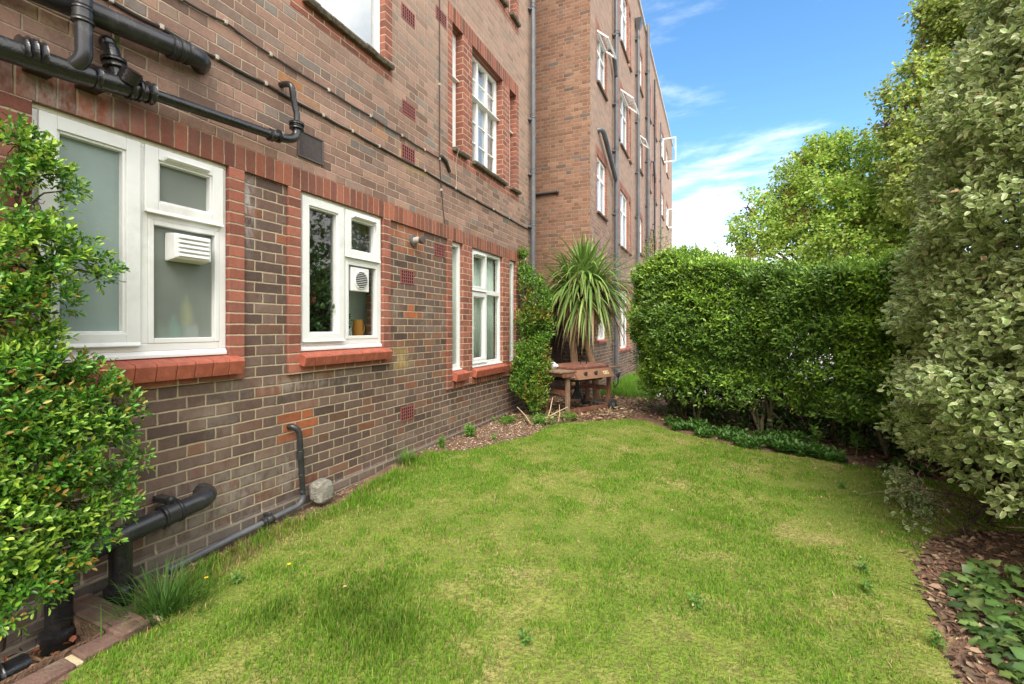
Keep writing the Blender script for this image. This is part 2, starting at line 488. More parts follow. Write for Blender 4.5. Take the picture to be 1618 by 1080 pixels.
def np_mesh(name, V, Q, mat, parent=None, attrs=None, tri=None):
    """fast mesh from numpy: V (n,3), Q (m,4), optional tri (k,3); attrs {name: (n,3) colours or (n,) floats}"""
    me = bpy.data.meshes.new(name)
    nq = len(Q); ntri = 0 if tri is None else len(tri)
    me.vertices.add(len(V)); me.vertices.foreach_set('co', np.ascontiguousarray(V, dtype=np.float32).ravel())
    me.loops.add(nq * 4 + ntri * 3)
    li = Q.ravel() if ntri == 0 else np.concatenate([Q.ravel(), tri.ravel()])
    me.loops.foreach_set('vertex_index', li.astype(np.int32))
    me.polygons.add(nq + ntri)
    st = np.arange(nq) * 4
    if ntri:
        st = np.concatenate([st, nq * 4 + np.arange(ntri) * 3])
    me.polygons.foreach_set('loop_start', st.astype(np.int32))
    me.update(calc_edges=True)
    for k, a in (attrs or {}).items():
        if a.ndim == 2:
            at_ = me.attributes.new(k, 'FLOAT_COLOR', 'POINT')
            at_.data.foreach_set('color', np.concatenate([a, np.ones((len(a), 1))], 1).astype(np.float32).ravel())
        else:
            at_ = me.attributes.new(k, 'FLOAT', 'POINT')
            at_.data.foreach_set('value', a.astype(np.float32))
    me.materials.append(mat)
    o = bpy.data.objects.new(name, me)
    C.objects.link(o)
    put(o, parent)
    return o

def unit(a):
    return a / np.maximum(np.linalg.norm(a, axis=-1, keepdims=True), 1e-9)

def vnoise(p, scale, seed=0):
    """value noise in 0..1 at points p (n,3)"""
    q = np.asarray(p, float) / scale + 1000.0
    i = np.floor(q).astype(np.int64); f = q - i
    f = f * f * (3 - 2 * f)
    def hsh(ix, iy, iz):
        h = (ix * 374761393 + iy * 668265263 + iz * 2147483647 + seed * 974711) & 0x7fffffff
        h = ((h ^ (h >> 13)) * 1274126177) & 0x7fffffff
        return ((h ^ (h >> 16)) & 0xffff) / 65535.0
    r = 0
    for dx in (0, 1):
        for dy in (0, 1):
            for dz in (0, 1):
                w = (f[:, 0] if dx else 1 - f[:, 0]) * (f[:, 1] if dy else 1 - f[:, 1]) * (f[:, 2] if dz else 1 - f[:, 2])
                r = r + w * hsh(i[:, 0] + dx, i[:, 1] + dy, i[:, 2] + dz)
    return r

def leaf_arrays(P, D, U, L, W, fold=.25, droop=.15, shape=(.33, .72, .7)):
    """six-sided folded leaves: base, two pairs of shoulders, tip"""
    n = len(P)
    D = unit(D); U = unit(U - D * np.sum(U * D, 1, keepdims=True)); S = np.cross(D, U)
    L = np.broadcast_to(L, (n,))[:, None]; W = np.broadcast_to(W, (n,))[:, None] * .5
    a, b, k = shape
    V = np.empty((n, 6, 3))
    V[:, 0] = P
    V[:, 1] = P + D * L * a + S * W + U * W * fold
    V[:, 2] = P + D * L * b + S * W * k + U * (W * fold - L * droop * .4)
    V[:, 3] = P + D * L - U * L * droop
    V[:, 4] = P + D * L * b - S * W * k + U * (W * fold - L * droop * .4)
    V[:, 5] = P + D * L * a - S * W + U * W * fold
    o = (np.arange(n) * 6)[:, None]
    Q = np.concatenate([o + np.array([[0, 1, 2, 3]]), o + np.array([[0, 3, 4, 5]])], 0)
    rim = np.tile(np.array([.1, 1, 1, .55, 1, 1]), n)
    return V.reshape(-1, 3), Q, rim

def foliage(name, mat, parent, P, D, U, L, W, col, **k):
    V, Q, rim = leaf_arrays(P, D, U, L, W, **k)
    return np_mesh(name, V, Q, mat, parent, {'col': np.repeat(col, 6, 0), 'rim': rim})

def rand_dir(n):
    return unit(rng.normal(size=(n, 3)))

def sprigs(A, T, k, sp, spread=.9):
    """k leaves spiralling along each twig that starts at A and runs along T"""
    n = len(A)
    T = unit(T)
    ref = unit(np.cross(T, rand_dir(n))); bi = np.cross(T, ref)
    Ps, Ds, Us = [], [], []
    for j in range(k):
        ang = j * 2.4 + rng.uniform(-.4, .4, n)
        side = ref * np.cos(ang)[:, None] + bi * np.sin(ang)[:, None]
        Ps.append(A + T * (sp * j) + rng.normal(scale=sp * .25, size=(n, 3)))
        out = spread * (1 - .55 * j / max(1, k - 1))
        Ds.append(unit(T * (1 - out * .5) + side * out))
        Us.append(unit(T * .8 + np.array([0, 0, .7]) - side * .2 + rng.normal(scale=.25, size=(n, 3))))
    return np.concatenate(Ps), np.concatenate(Ds), np.concatenate(Us)

def blob_points(blobs, n, depth=.25, reject=.4):
    """anchors near the skin of a union of ellipsoids: (centre, radii)"""
    cs = np.array([b[0] for b in blobs], float); rs = np.array([b[1] if isinstance(b[1], (tuple, list)) else (b[1],) * 3 for b in blobs], float)
    w = (rs.prod(1)) ** (2 / 3); w /= w.sum()
    out_p, out_n, got = [], [], 0
    for _ in range(12):
        i = rng.choice(len(blobs), n, p=w)
        d = rand_dir(n)
        r = 1 - np.abs(rng.normal(scale=depth, size=n))
        ok = r > .1
        p = cs[i] + d * rs[i] * r[:, None]
        # thin out what lies deep inside another ellipsoid
        q = np.min(np.linalg.norm((p[:, None, :] - cs[None]) / rs[None], axis=2), axis=1)
        ok &= (q > .6) | (rng.random(n) > reject)
        out_p.append(p[ok]); out_n.append(unit(d[ok] / rs[i[ok]])); got += ok.sum()
        if got >= n: break
    return np.concatenate(out_p)[:n], np.concatenate(out_n)[:n]

def palette(n, cols, weights=None, jit=.15):
    cols = np.array(cols, float)
    i = rng.choice(len(cols), n, p=weights)
    return np.clip(cols[i] * (1 + rng.normal(scale=jit, size=(n, 1))) * (1 + rng.normal(scale=.05, size=(n, 3))), .005, .95)

def in_poly(x, y, poly):
    r = np.zeros(len(x), bool)
    j = len(poly) - 1
    for i in range(len(poly)):
        xi, yi = poly[i]; xj, yj = poly[j]
        c = ((yi > y) != (yj > y)) & (x < (xj - xi) * (y - yi) / (yj - yi + 1e-12) + xi)
        r ^= c
        j = i
    return r

# ------------------------------------------------------------------ world and sun
SUN_EL, SUN_DIR = 50.0, Vector((.30, -.80, 0)).normalized()
w = bpy.data.worlds.new('World'); SC.world = w; w.use_nodes = True
nt = w.node_tree; nt.nodes.clear(); b = NB(nt)
wo = nt.nodes.new('ShaderNodeOutputWorld'); bg = nt.nodes.new('ShaderNodeBackground')
sky = b.n('TexSky', sky_type='NISHITA', sun_disc=False, sun_elevation=R(SUN_EL))
sky.sun_rotation = math.atan2(SUN_DIR.x, SUN_DIR.y)
sky.dust_density = .6; sky.ozone_density = 2.2; sky.air_density = 1.0
g = b.n('TexCoord').outputs['Generated']
dx, dy, dz = b.xyz(g)
zc = b.m('MAXIMUM', dz, 0.0)
q = b.m('DIVIDE', 1.0, b.m('ADD', zc, .22))
pv = b.comb(b.m('MULTIPLY', b.m('MULTIPLY', dx, q), .8), b.m('MULTIPLY', b.m('MULTIPLY', dy, q), 1.5), b.m('MULTIPLY', zc, 1.2))
n1 = b.noise(pv, 1.15, 9, .58, .35)
n2 = b.noise(pv, 3.6, 8, .6, .2)
cl = b.m('ADD', b.m('MULTIPLY', n1, .62), b.m('MULTIPLY', n2, .38))
back = b.smooth(b.m('ADD', b.m('MULTIPLY', dy, -1.0), b.m('MULTIPLY', dx, .9)), -.42, .2)     # thicker unseen cloud added behind and right of the camera for white fill
low = b.smooth(zc, .46, .06)
dc = ray(1085, 330).normalized()
dot = b.m('ADD', b.m('ADD', b.m('MULTIPLY', dx, dc.x), b.m('MULTIPLY', dy, dc.y)), b.m('MULTIPLY', dz, dc.z))
bank = b.smooth(dot, .945, .998)
thr = b.m('ADD', b.m('ADD', cl, b.m('MULTIPLY', back, .34)), b.m('ADD', b.m('MULTIPLY', low, .10), b.m('MULTIPLY', bank, .12)))
mask = b.smooth(thr, .555, .86)
mask = b.m('MAXIMUM', mask, b.m('MULTIPLY', b.smooth(zc, .24, .02), .85))
hs = b.n('HueSaturation'); hs.inputs['Hue'].default_value = .495; hs.inputs['Saturation'].default_value = 1.2; hs.inputs['Value'].default_value = 1.0
nt.links.new(sky.outputs[0], hs.inputs['Color'])
ccol = b.mix(b.smooth(n2, .3, .7), (8.3, 8.1, 7.8), (10.2, 9.9, 9.4))
nt.links.new(b.mix(b.m('MULTIPLY', mask, .93), hs.outputs[0], ccol), bg.inputs[0])
bg.inputs[1].default_value = .13
nt.links.new(bg.outputs[0], wo.inputs[0])

ld = bpy.data.lights.new('sun', 'SUN'); ld.energy = 1.9; ld.angle = R(35); ld.color = (1, .93, .82)
lo = bpy.data.objects.new('sun', ld); C.objects.link(lo)
sv = Vector((SUN_DIR.x * math.cos(R(SUN_EL)), SUN_DIR.y * math.cos(R(SUN_EL)), math.sin(R(SUN_EL))))
lo.rotation_euler = sv.to_track_quat('Z', 'Y').to_euler()
SC.view_settings.view_transform = 'Standard'; SC.view_settings.look = 'None'
SC.view_settings.exposure = 1.32; SC.view_settings.gamma = 1
SC.cycles.max_bounces = 8; SC.cycles.transparent_max_bounces = 12
SC.cycles.use_denoising = True

# ------------------------------------------------------------------ ground
def ss(v, a, b_):
    t = np.clip((v - a) / (b_ - a), 0, 1)
    return t * t * (3 - 2 * t)

def gz(x, y):
    x = np.asarray(x, float); y = np.asarray(y, float)
    sh = x.shape
    xf, yf = x.ravel(), y.ravel()
    dip = -.07 * (1 - ss(xf, -2.9, -1.9)) * (1 - ss(yf, 2.2, 4.2)) * ss(yf, -3, -1)
    p = np.stack([xf, yf, np.zeros_like(xf)], 1)
    loc = ss(xf, 3.8, 2.8) if False else (1 - ss(xf, 2.6, 3.6)) * (1 - ss(yf, 8.3, 9.2)) * ss(xf, -3.2, -2.9) * ss(yf, -3, -2)
    n = ((vnoise(p, .8, 3) - .5) * .035 + (vnoise(p, .28, 5) - .5) * .016) * loc
    return (dip + n).reshape(sh)

PIT = (-2.95, -2.53, -1.4, 1.13)
LAWN = [(-2.36, -1.5), (-2.36, .93), (-2.46, 1.1), (-2.62, 1.32), (-2.80, 1.7), (-2.84, 2.3), (-2.68, 2.6), (-2.78, 3.0), (-2.80, 4.0), (-2.66, 4.15), (-2.50, 4.35), (-2.36, 4.7),
        (-2.25, 5.0), (-2.12, 5.3), (-2.08, 5.9), (-1.9, 6.25), (-1.6, 6.5), (-1.2, 6.85), (-.9, 6.8), (-.5, 6.35), (-.1, 6.05), (.35, 5.72), (.8, 5.6), (1.3, 5.5), (1.7, 5.25),
        (2.3, 4.9), (2.3, 4.3), (1.6, 4.0), (1.25, 3.75), (1.05, 3.35), (.93, 2.75), (.84, 2.3), (.78, 1.5), (.72, -1.5)]

def grid_sheet(name, xs, ys, zf, keep, mat, dz=0.0):
    X, Y = np.meshgrid(xs, ys, indexing='ij')
    Z = zf(X, Y) + dz
    nx, ny = X.shape
    V = np.stack([X, Y, Z], -1).reshape(-1, 3)
    i, j = np.meshgrid(np.arange(nx - 1), np.arange(ny - 1), indexing='ij')
    Q = np.stack([i * ny + j, (i + 1) * ny + j, (i + 1) * ny + j + 1, i * ny + j + 1], -1).reshape(-1, 4)
    cx = V[Q].mean(1)
    Q = Q[keep(cx[:, 0], cx[:, 1])]
    used = np.unique(Q)
    mp = np.zeros(len(V), int); mp[used] = np.arange(len(used))
    o = np_mesh(name, V[used], mp[Q], mat)
    o.data.shade_smooth()
    return o

xs = np.concatenate([[-400, -120, -40, -15, -6], np.arange(-3.3, -2.95, .1), [PIT[0], PIT[1]], np.arange(-2.45, 3.7, .1), [5, 8, 14, 25, 50, 120, 400]])
ys = np.concatenate([[-400, -120, -40, -12, -6, -3, PIT[2]], np.arange(-1.3, 1.1, .1), [PIT[3]], np.arange(1.2, 9.3, .1), [10.5, 13, 18, 30, 60, 120, 400]])
gr = grid_sheet('ground', xs, ys, gz, lambda x, y: ~((x > PIT[0]) & (x < PIT[1]) & (y > PIT[2]) & (y < PIT[3])), M['soil'])
tag(gr, None, None, kind='structure')
mb = MB()
x0, x1, y0, y1 = PIT; zb = -.16
mb.add([(x0, y0, -.01), (x1, y0, -.01), (x1, y1, -.01), (x0, y1, -.01), (x0, y0, zb), (x1, y0, zb), (x1, y1, zb), (x0, y1, zb)],
       [(4, 5, 6, 7), (0, 1, 5, 4), (1, 2, 6, 5), (2, 3, 7, 6)])
mb.add([(x1, y0, -.05), (x1 + .02, y0, -.05), (x1 + .02, y1, -.05), (x1, y1, -.05)], [(0, 1, 2, 3)])
tag(mb.build('gully_floor', M['soil']), None, None, kind='structure')

# lawn turf under the blades
def lawn_mat():
    m, nt_, out = new_mat('turf')
    b_ = NB(nt_)
    p = b_.pos()
    c = b_.ramp(b_.noise(p, 1.6, 6, .65), [(.35, (.15, .24, .035)), (.52, (.22, .28, .05)), (.66, (.40, .34, .14))])
    c = b_.mix(b_.smooth(b_.noise(p, 40, 4), .4, .7), c, (.16, .17, .05))
    b_.bsdf(out, c, .95, .1, b_.noise(p, 60, 4), .02)
    return m
M['turf'] = lawn_mat()
gx = np.arange(-2.9, 2.4, .05); gy = np.arange(-1.5, 7.0, .05)
lw_ = grid_sheet('lawn', gx, gy, gz, lambda x, y: in_poly(x, y, LAWN), M['turf'], .005)
tag(lw_, None, None, kind='structure')

# pale paving behind the hedge
mb = MB(); mb.add([(-1.2, 9.4, .006), (60, 9.4, .006), (60, 60, .006), (-1.2, 60, .006)], [(0, 1, 2, 3)])
tag(mb.build('road', M['road']), None, None, kind='structure')

# ------------------------------------------------------------------ near building
XL, XU, XR, XB = -2.965, -2.945, -2.942, -3.16
TOP = 12.05
bld = thing('brick_building', 'near brick apartment block with white windows rising from the left of the lawn', 'building', (-2.96, 3, 0))
def part(mb, name, mat, parent=bld, **k):
    return mb.build(name, mat, parent, **k)

YE = 7.42          # end of the near wall
win_lo = [(.92, 2.10, 1.014, 2.435), (2.45, 3.64, 1.005, 2.435), (4.69, 6.86, .61, 2.435)]
mb = MB(); mb.holed_x(XL, -6, YE, .06, 2.435, win_lo, .03)
part(mb, 'lower_wall', M['brick_dark'])
mb = MB(); mb.prism([(-3.3, -.4), (-2.955, -.4), (-2.955, .045), (XL, .062), (-3.3, .062)], 'y', -6, YE - .004)
part(mb, 'plinth', M['brick_plinth'])
sur_up = [(2.466, 3.66, 3.81, 5.32), (4.70, 6.86, 3.42, 5.32), (4.70, 6.86, 6.15, 8.05), (.92, 2.1, 3.81, 5.32), (2.466, 3.66, 6.54, 8.05)]
mb = MB(); mb.holed_x(XU, -6, YE, 2.595, TOP, sur_up, .03)
mb.add([(XU, YE, -.3), (-12, YE, -.3), (-12, YE, TOP), (XU, YE, TOP)], [(0, 1, 2, 3)])
mb.add([(XU, -6, -.3), (-12, -6, -.3), (-12, -6, TOP), (XU, -6, TOP)], [(3, 2, 1, 0)])
mb.add([(-12, -6, -.3), (-12, YE, -.3), (-12, YE, TOP), (-12, -6, TOP)], [(0, 1, 2, 3)])
mb.box(-3.3, XU - .001, -6, .92, 2.435, 2.595); mb.box(-3.3, XU - .001, 6.98, YE - .002, 2.435, 2.595)
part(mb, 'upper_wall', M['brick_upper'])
mb = MB(); mb.box(-12.1, XU + .05, -6.1, YE + .05, TOP, TOP + .09)
part(mb, 'coping', M['coping'])
for q_ in [(.92, 6.98, 2.4352, 2.595), (2.466, 3.66, 5.1, 5.32), (4.70, 6.86, 5.12, 5.32), (4.70, 6.86, 7.85, 8.05), (.92, 2.1, 5.1, 5.32), (2.466, 3.66, 7.85, 8.05), (4.80, 5.06, .612, .70), (5.30, 6.253, .612, .70), (6.50, 6.756, .612, .70)]:
    part(MB().box(XB, XR, *q_), 'soldier_course', M['brick_soldier'], bevel=.003)
mb = MB()
for (a, c, z0, z1) in [(.922, 1.038, 1.014, 2.4348), (1.992, 2.10, 1.014, 2.4348), (2.452, 2.564, 1.005, 2.4348), (3.532, 3.638, 1.005, 2.4348), (4.692, 4.80, .612, 2.4348), (6.756, 6.858, .612, 2.4348),
                       (2.466, 2.58, 3.81, 5.1), (3.55, 3.66, 3.81, 5.1), (4.70, 4.80, 3.42, 5.12), (6.756, 6.86, 3.42, 5.12), (4.70, 4.80, 6.15, 7.85), (6.756, 6.86, 6.15, 7.85), (.92, 1.04, 3.81, 5.1), (1.99, 2.1, 3.81, 5.1),
                       (2.466, 2.58, 6.54, 7.85), (3.55, 3.66, 6.54, 7.85)]:
    part(MB().box(XB, XR, a, c, z0, z1), 'window_jamb', M['brick_red'], bevel=.003)
mb = MB()
for (a, c, z0, z1) in [(5.06, 5.30, .612, 2.4348), (6.253, 6.50, .612, 2.4348), (5.06, 5.30, 3.57, 5.12), (6.253, 6.50, 3.57, 5.12), (5.06, 5.30, 6.3, 7.85), (6.253, 6.50, 6.3, 7.85),
                       (1.038, 1.992, 1.014, 1.10), (2.564, 3.532, 1.005, 1.09), (2.58, 3.55, 3.81, 3.93), (4.80, 6.756, 3.42, 3.57), (4.80, 6.756, 6.15, 6.3), (1.04, 1.99, 3.81, 3.93), (2.58, 3.55, 6.54, 6.66)]:
    part(MB().box(XB, XR - .0005, a, c, z0, z1), 'brick_pier', M['brick_pier'], bevel=.003)

def sill(y0, y1, z0, z1, parent, over=.07, front=.075, xb=-2.99, name='sill', mat=None, n=None):
    """sloping brick-on-edge sill: front nose proud of the wall"""
    s = MB()
    n = n or max(3, round((y1 - y0 + over) / .105))
    st = (y1 - y0 + over) / n
    for i in range(n):
        a = y0 + i * st; g_ = .0016
        jx = random.uniform(-.002, .002)
        xf = XR + front + jx
        s.prism([(xb, z0 + .02), (XR - .004, z0 + .012), (xf - .022, z0), (xf, z1 - .045 + jx), (xf - .012, z1 - .03), (xb, z1)], 'y', a + g_, a + st - g_)
    return s.build(name, mat or M['sill_red'], parent, bevel=.004)

def pane(y0, y1, z0, z1, x, mat, parent):
    return MB().add([(x, y0, z0), (x, y1, z0), (x, y1, z1), (x, y0, z1)], [(0, 1, 2, 3)]).build('pane', mat, parent)

def trickle(y0, y1, z, x, parent):
    s = MB().prism([(x, z), (x + .028, z - .004), (x + .030, z - .012), (x + .012, z - .022), (x, z - .022)], 'y', y0, y1)
    return s.build('trickle_vent', M['upvc'], parent, bevel=.002)

def sash(y0, y1, z0, z1, x, parent, w=.055, dx=.018, name='sash', drip=True):
    s = MB().frame(x - .05, x + dx, y0, y1, z0, z1, w)
    e = w - .001
    # glazing bead sloping in to the glass
    for (a, c, d, f) in [(y0 + e, y0 + e + .014, z0 + e, z1 - e), (y1 - e - .014, y1 - e, z0 + e, z1 - e)]:
        s.box(x - .05, x + dx - .012, a, c, d, f)
    s.box(x - .05, x + dx - .012, y0 + e + .014, y1 - e - .014, z0 + e, z0 + e + .014)
    s.box(x - .05, x + dx - .012, y0 + e + .014, y1 - e - .014, z1 - e - .014, z1 - e)
    if drip:
        s.prism([(x + dx - .001, z0 + .004), (x + dx + .012, z0 - .004), (x + dx + .012, z0 + .004), (x + dx - .001, z0 + .022)], 'y', y0 + .002, y1 - .002)
    return s.build(name, M['upvc'], parent, bevel=.0035)

XF = -2.975
# --- window over the left shrub: frosted, one casement, one fanlight, one fixed light with a louvred fan
w1 = MB().frame(XF - .07, XF, 1.041, 1.990, 1.226, 2.434, .045).box(XF - .07, XF, 1.476, 1.534, 1.271, 2.389).box(XF - .07, XF, 1.534, 1.945, 1.99, 2.03)
w1 = w1.build('window', M['upvc'], bld, bevel=.004)
MB().box(XF - .02, XF + .006, 1.045, 1.988, 2.412, 2.4345).build('head_trim', M['upvc_dirty'], w1, bevel=.002)
MB().prism([(XF - .02, 1.19), (XF + .014, 1.186), (XF + .014, 1.204), (XF, 1.226), (XF - .02, 1.226)], 'y', 1.041, 1.99).build('cill_trim', M['upvc'], w1, bevel=.003)
sash(1.066, 1.490, 1.262, 2.408, XF, w1, .068)
sash(1.512, 1.962, 2.025, 2.408, XF, w1, .068)
MB().frame(XF - .05, XF + .004, 1.534, 1.945, 1.271, 1.99, .03).build('bead', M['upvc'], w1, bevel=.004)
pane(1.13, 1.43, 1.325, 2.35, XF - .03, M['frosted'], w1)
pane(1.575, 1.90, 2.085, 2.35, XF - .03, M['frosted_clear'], w1)
pane(1.56, 1.92, 1.295, 1.965, XF - .03, M['frosted_clear'], w1)
trickle(1.61, 1.86, 2.37, XF + .019, w1)
sill(1.0, 1.985, 1.055, 1.187, w1)
fv = MB().prism([(XF - .026, 1.765), (XF - .012, 1.762), (XF + .07, 1.772), (XF + .078, 1.78), (XF + .074, 1.915), (XF + .066, 1.922), (XF - .026, 1.93)], 'y', 1.635, 1.845)
for k in range(5):
    z = 1.784 + k * .027
    fv.prism([(XF + .07, z), (XF + .092, z + .002), (XF + .088, z + .019), (XF + .07, z + .022)], 'y', 1.652, 1.828)
fv.build('extractor_fan', M['upvc'], w1, bevel=.004)
# things on the sill inside the frosted light
for (nm, lab, y, zz, r, h, mt) in [('bottle', 'yellow bottle blurred behind the frosted glass', 1.82, 1.46, .035, .19, 'yel'), ('bottle', 'teal bottle blurred behind the frosted glass', 1.745, 1.33, .04, .19, 'teal'),
                                   ('bottle', 'pink bottle blurred behind the frosted glass', 1.87, 1.36, .03, .16, 'pink'), ('bottle', 'dull green bottle blurred behind the frosted glass', 1.66, 1.25, .04, .17, 'grn')]:
    cols = {'yel': (.75, .68, .08), 'teal': (.12, .6, .5), 'pink': (.6, .15, .3), 'grn': (.25, .42, .2)}
    o = MB().lathe((-3.12, y, 1.25 if zz < 1.45 else 1.38), [(r, 0), (r * 1.05, .01), (r, h * .65), (r * .4, h * .8), (r * .4, h)], 14).build(nm, simple(mt + ' plastic bottle', cols[mt], .4), smooth=True)
    tag(o, lab, 'bottle')
MB().box(-3.30, -3.03, 1.0, 2.0, 1.226, 1.249).build('inner_sill', M['room'], w1)
MB().box(-3.20, -3.06, 1.79, 1.86, 1.25, 1.379).build('soap_box', M['white_pot'], w1)

# --- clear kitchen window with plants behind the glass
w2 = MB().frame(XF - .07, XF, 2.568, 3.529, 1.216, 2.434, .045).box(XF - .07, XF, 3.015, 3.070, 1.261, 2.389).box(XF - .07, XF, 3.070, 3.484, 1.955, 1.995)
w2 = w2.build('window', M['upvc'], bld, bevel=.004)
MB().box(XF - .02, XF + .006, 2.572, 3.527, 2.412, 2.4345).build('head_trim', M['upvc_dirty'], w2, bevel=.002)
MB().prism([(XF - .02, 1.18), (XF + .014, 1.178), (XF + .014, 1.196), (XF, 1.216), (XF - .02, 1.216)], 'y', 2.56, 3.53).build('cill_trim', M['upvc'], w2, bevel=.003)
sash(2.592, 3.032, 1.250, 2.408, XF, w2, .066)
sash(3.052, 3.502, 1.988, 2.408, XF, w2, .066)
MB().frame(XF - .05, XF + .004, 3.070, 3.484, 1.261, 1.955, .03).build('bead', M['upvc'], w2, bevel=.004)
for a in [(2.65, 2.975, 1.31, 2.35), (3.11, 3.445, 2.05, 2.35), (3.09, 3.465, 1.285, 1.93)]:
    pane(*a, XF - .03, M['glass'], w2)
trickle(3.13, 3.42, 2.37, XF + .019, w2)
sill(2.545, 3.52, 1.06, 1.178, w2, over=.06)
fv = MB().box(XF - .028, XF + .004, 3.135, 3.36, 1.695, 1.91)
fv.tube([(XF + .003, 3.2475, 1.80), (XF + .016, 3.2475, 1.80)], [.092, .085], 28)
fan = fv.build('extractor_fan', M['upvc'], w2, bevel=.008, seg=3)
s = MB()
for k in range(-4, 5):
    hw = math.sqrt(max(0, .074 ** 2 - (k * .0165) ** 2))
    s.box(XF + .0155, XF + .0185, 3.2475 - hw, 3.2475 + hw, 1.80 + k * .0165 - .0045, 1.80 + k * .0165 + .0045)
s.build('grille_slots', M['dark'], w2)
# room behind
s = MB().add([(-3.05, 2.2, .9), (-4.6, 2.2, .9), (-4.6, 3.9, .9), (-3.05, 3.9, .9), (-3.05, 2.2, 2.6), (-4.6, 2.2, 2.6), (-4.6, 3.9, 2.6), (-3.05, 3.9, 2.6)],
             [(0, 1, 2, 3), (4, 7, 6, 5), (1, 5, 6, 2), (0, 4, 5, 1), (3, 2, 6, 7)])
s.build('inner_room', M['room'], w2)
MB().box(-3.30, -3.03, 2.55, 3.55, 1.225, 1.249).build('inner_sill', M['upvc'], w2)
MB().box(-3.40, -3.34, 3.34, 3.86, 1.26, 2.42).build('reflection_panel', M['curtain'], w2, bevel=.004)  # added pale panel, stands in for light reflected in the right pane
MB().box(-3.40, -3.32, 3.28, 3.34, 1.26, 2.42).build('panel_edge', M['upvc'], w2, bevel=.004)  # white edge of the added panel

def potted(name, lab, y, x, r, h, mat, cols, n, ph, pr, flower=None):
    t = thing(name, lab, 'plant', (x, y, 1.25))
    MB().lathe((x, y, 1.25), [(r * .8, 0), (r, h * .9), (r * 1.06, h), (r * .92, h), (r * .9, h * .85)], 18).build('pot', mat, t, smooth=True)
    A, N = blob_points([((x, y, 1.25 + h + ph * .5), (pr * .7, pr, ph * .55))], n, .4)
    P, D, U = sprigs(A, N + np.array([0, 0, .4]), 4, .02)
    foliage('foliage', M['leaf'], t, P, D, U, .05, .028, palette(len(P), cols))
    s_ = MB()
    for k in range(5):
        a = random.uniform(0, 6.28)
        s_.tube([(x, y, 1.25 + h * .8), (x + math.cos(a) * pr * .3, y + math.sin(a) * pr * .4, 1.25 + h + ph * .4), (x + math.cos(a) * pr * .5, y + math.sin(a) * pr * .7, 1.25 + h + ph * .8)], .003, 5)
    s_.build('stem', M['twig'], t)
    if flower:
        A, N = blob_points([(flower, .06)], 60, .3)
        foliage('flower', M['leaf'], t, A, N, rand_dir(len(A)), .03, .022, palette(len(A), [(.62, .16, .14), (.5, .2, .16)]))
    return t
potted('potted_plant', 'leafy houseplant with pink flower head in a pale pot inside the kitchen window', 2.74, -3.14, .055, .10, M['pale_pot'], [(.035, .08, .02), (.06, .12, .03)], 110, .75, .16, (-3.08, 2.74, 1.62))
potted('potted_plant', 'low green houseplant in a wide pale pot inside the kitchen window', 2.93, -3.14, .085, .07, M['pale_pot'], [(.08, .16, .05), (.14, .22, .1)], 60, .45, .14)
o = MB().lathe((-3.12, 3.37, 1.25), [(.045, 0), (.055, .02), (.045, .16), (.05, .19), (.042, .19), (.036, .15)], 20)
o.tube([(-3.12, 3.42, 1.41), (-3.12, 3.455, 1.39), (-3.12, 3.46, 1.34), (-3.12, 3.42, 1.29)], .008, 8)
tag(o.build('jug', M['orange_jug'], smooth=True), 'tall orange jug standing inside the kitchen window', 'jug')
o = MB().lathe((-3.12, 3.225, 1.25), [(.045, 0), (.05, .015), (.048, .10), (.02, .14), (.02, .17)], 18)
tag(o.build('vase', M['white_pot'], smooth=True), 'squat white vase beside the orange jug', 'vase')
potted('potted_plant', 'small trailing houseplant left of the white vase inside the kitchen window', 3.13, -3.13, .045, .07, M['white_pot'], [(.06, .13, .03), (.10, .2, .05)], 25, .2, .07)

# --- three-part window near the corner
def cur(y0, y1, z0, z1, x, parent, mat, n=None):
    """hanging curtain with folds"""
    n = n or max(10, int((y1 - y0) * 90))
    vs, fs = [], []
    for i in range(n + 1):
        yy = y0 + (y1 - y0) * i / n
        dx_ = .018 * math.sin(i * .9) + .01 * math.sin(i * .37 + 1)
        vs += [(x + dx_, yy, z0), (x + dx_ * .8, yy, z1)]
        if i: fs.append((2 * i - 2, 2 * i, 2 * i + 1, 2 * i - 1))
    s_ = MB().add(vs, fs)
    o_ = s_.build('curtain', mat, parent, smooth=True)
    sd = o_.modifiers.new('thick', 'SOLIDIFY'); sd.thickness = .004
    return o_
XG = -2.985
for (a, c) in [(4.802, 5.058), (6.502, 6.754)]:
    ww = MB().frame(XG - .07, XG, a, c, .853, 2.434, .05).build('window', M['upvc'], bld, bevel=.004)
    pane(a + .05, c - .05, .90, 2.385, XG - .03, M['glass'], ww)
    cur(a + .01, c - .01, .87, 2.43, XG - .075, ww, M['curtain'])
    MB().prism([(XG - .02, .835), (XG + .03, .832), (XG + .03, .846), (XG, .853), (XG - .02, .853)], 'y', a, c).build('cill_trim', M['upvc'], ww)
    sill(a, c, .70, .835, ww, over=.05, xb=-3.0)
ww = MB().frame(XG - .07, XG, 5.302, 6.251, .853, 2.434, .045).box(XG - .07, XG, 5.745, 5.80, .898, 2.389).box(XG - .07, XG, 5.347, 5.745, 1.835, 1.875).box(XG - .07, XG, 5.80, 6.206, 1.835, 1.90).build('window', M['upvc'], bld, bevel=.004)
sash(5.325, 5.765, 1.868, 2.408, XG, ww, .055)
sash(5.325, 5.765, .885, 1.845, XG, ww, .055)
for a in [(5.37, 5.72, 1.92, 2.36), (5.37, 5.72, .93, 1.80), (5.80, 6.206, 1.90, 2.39), (5.80, 6.206, .898, 1.835)]:
    pane(*a, XG - .03, M['glass'], ww)
trickle(5.40, 5.70, 2.375, XG + .019, ww)
cur(5.32, 6.24, .87, 2.43, XG - .10, ww, M['curtain'])
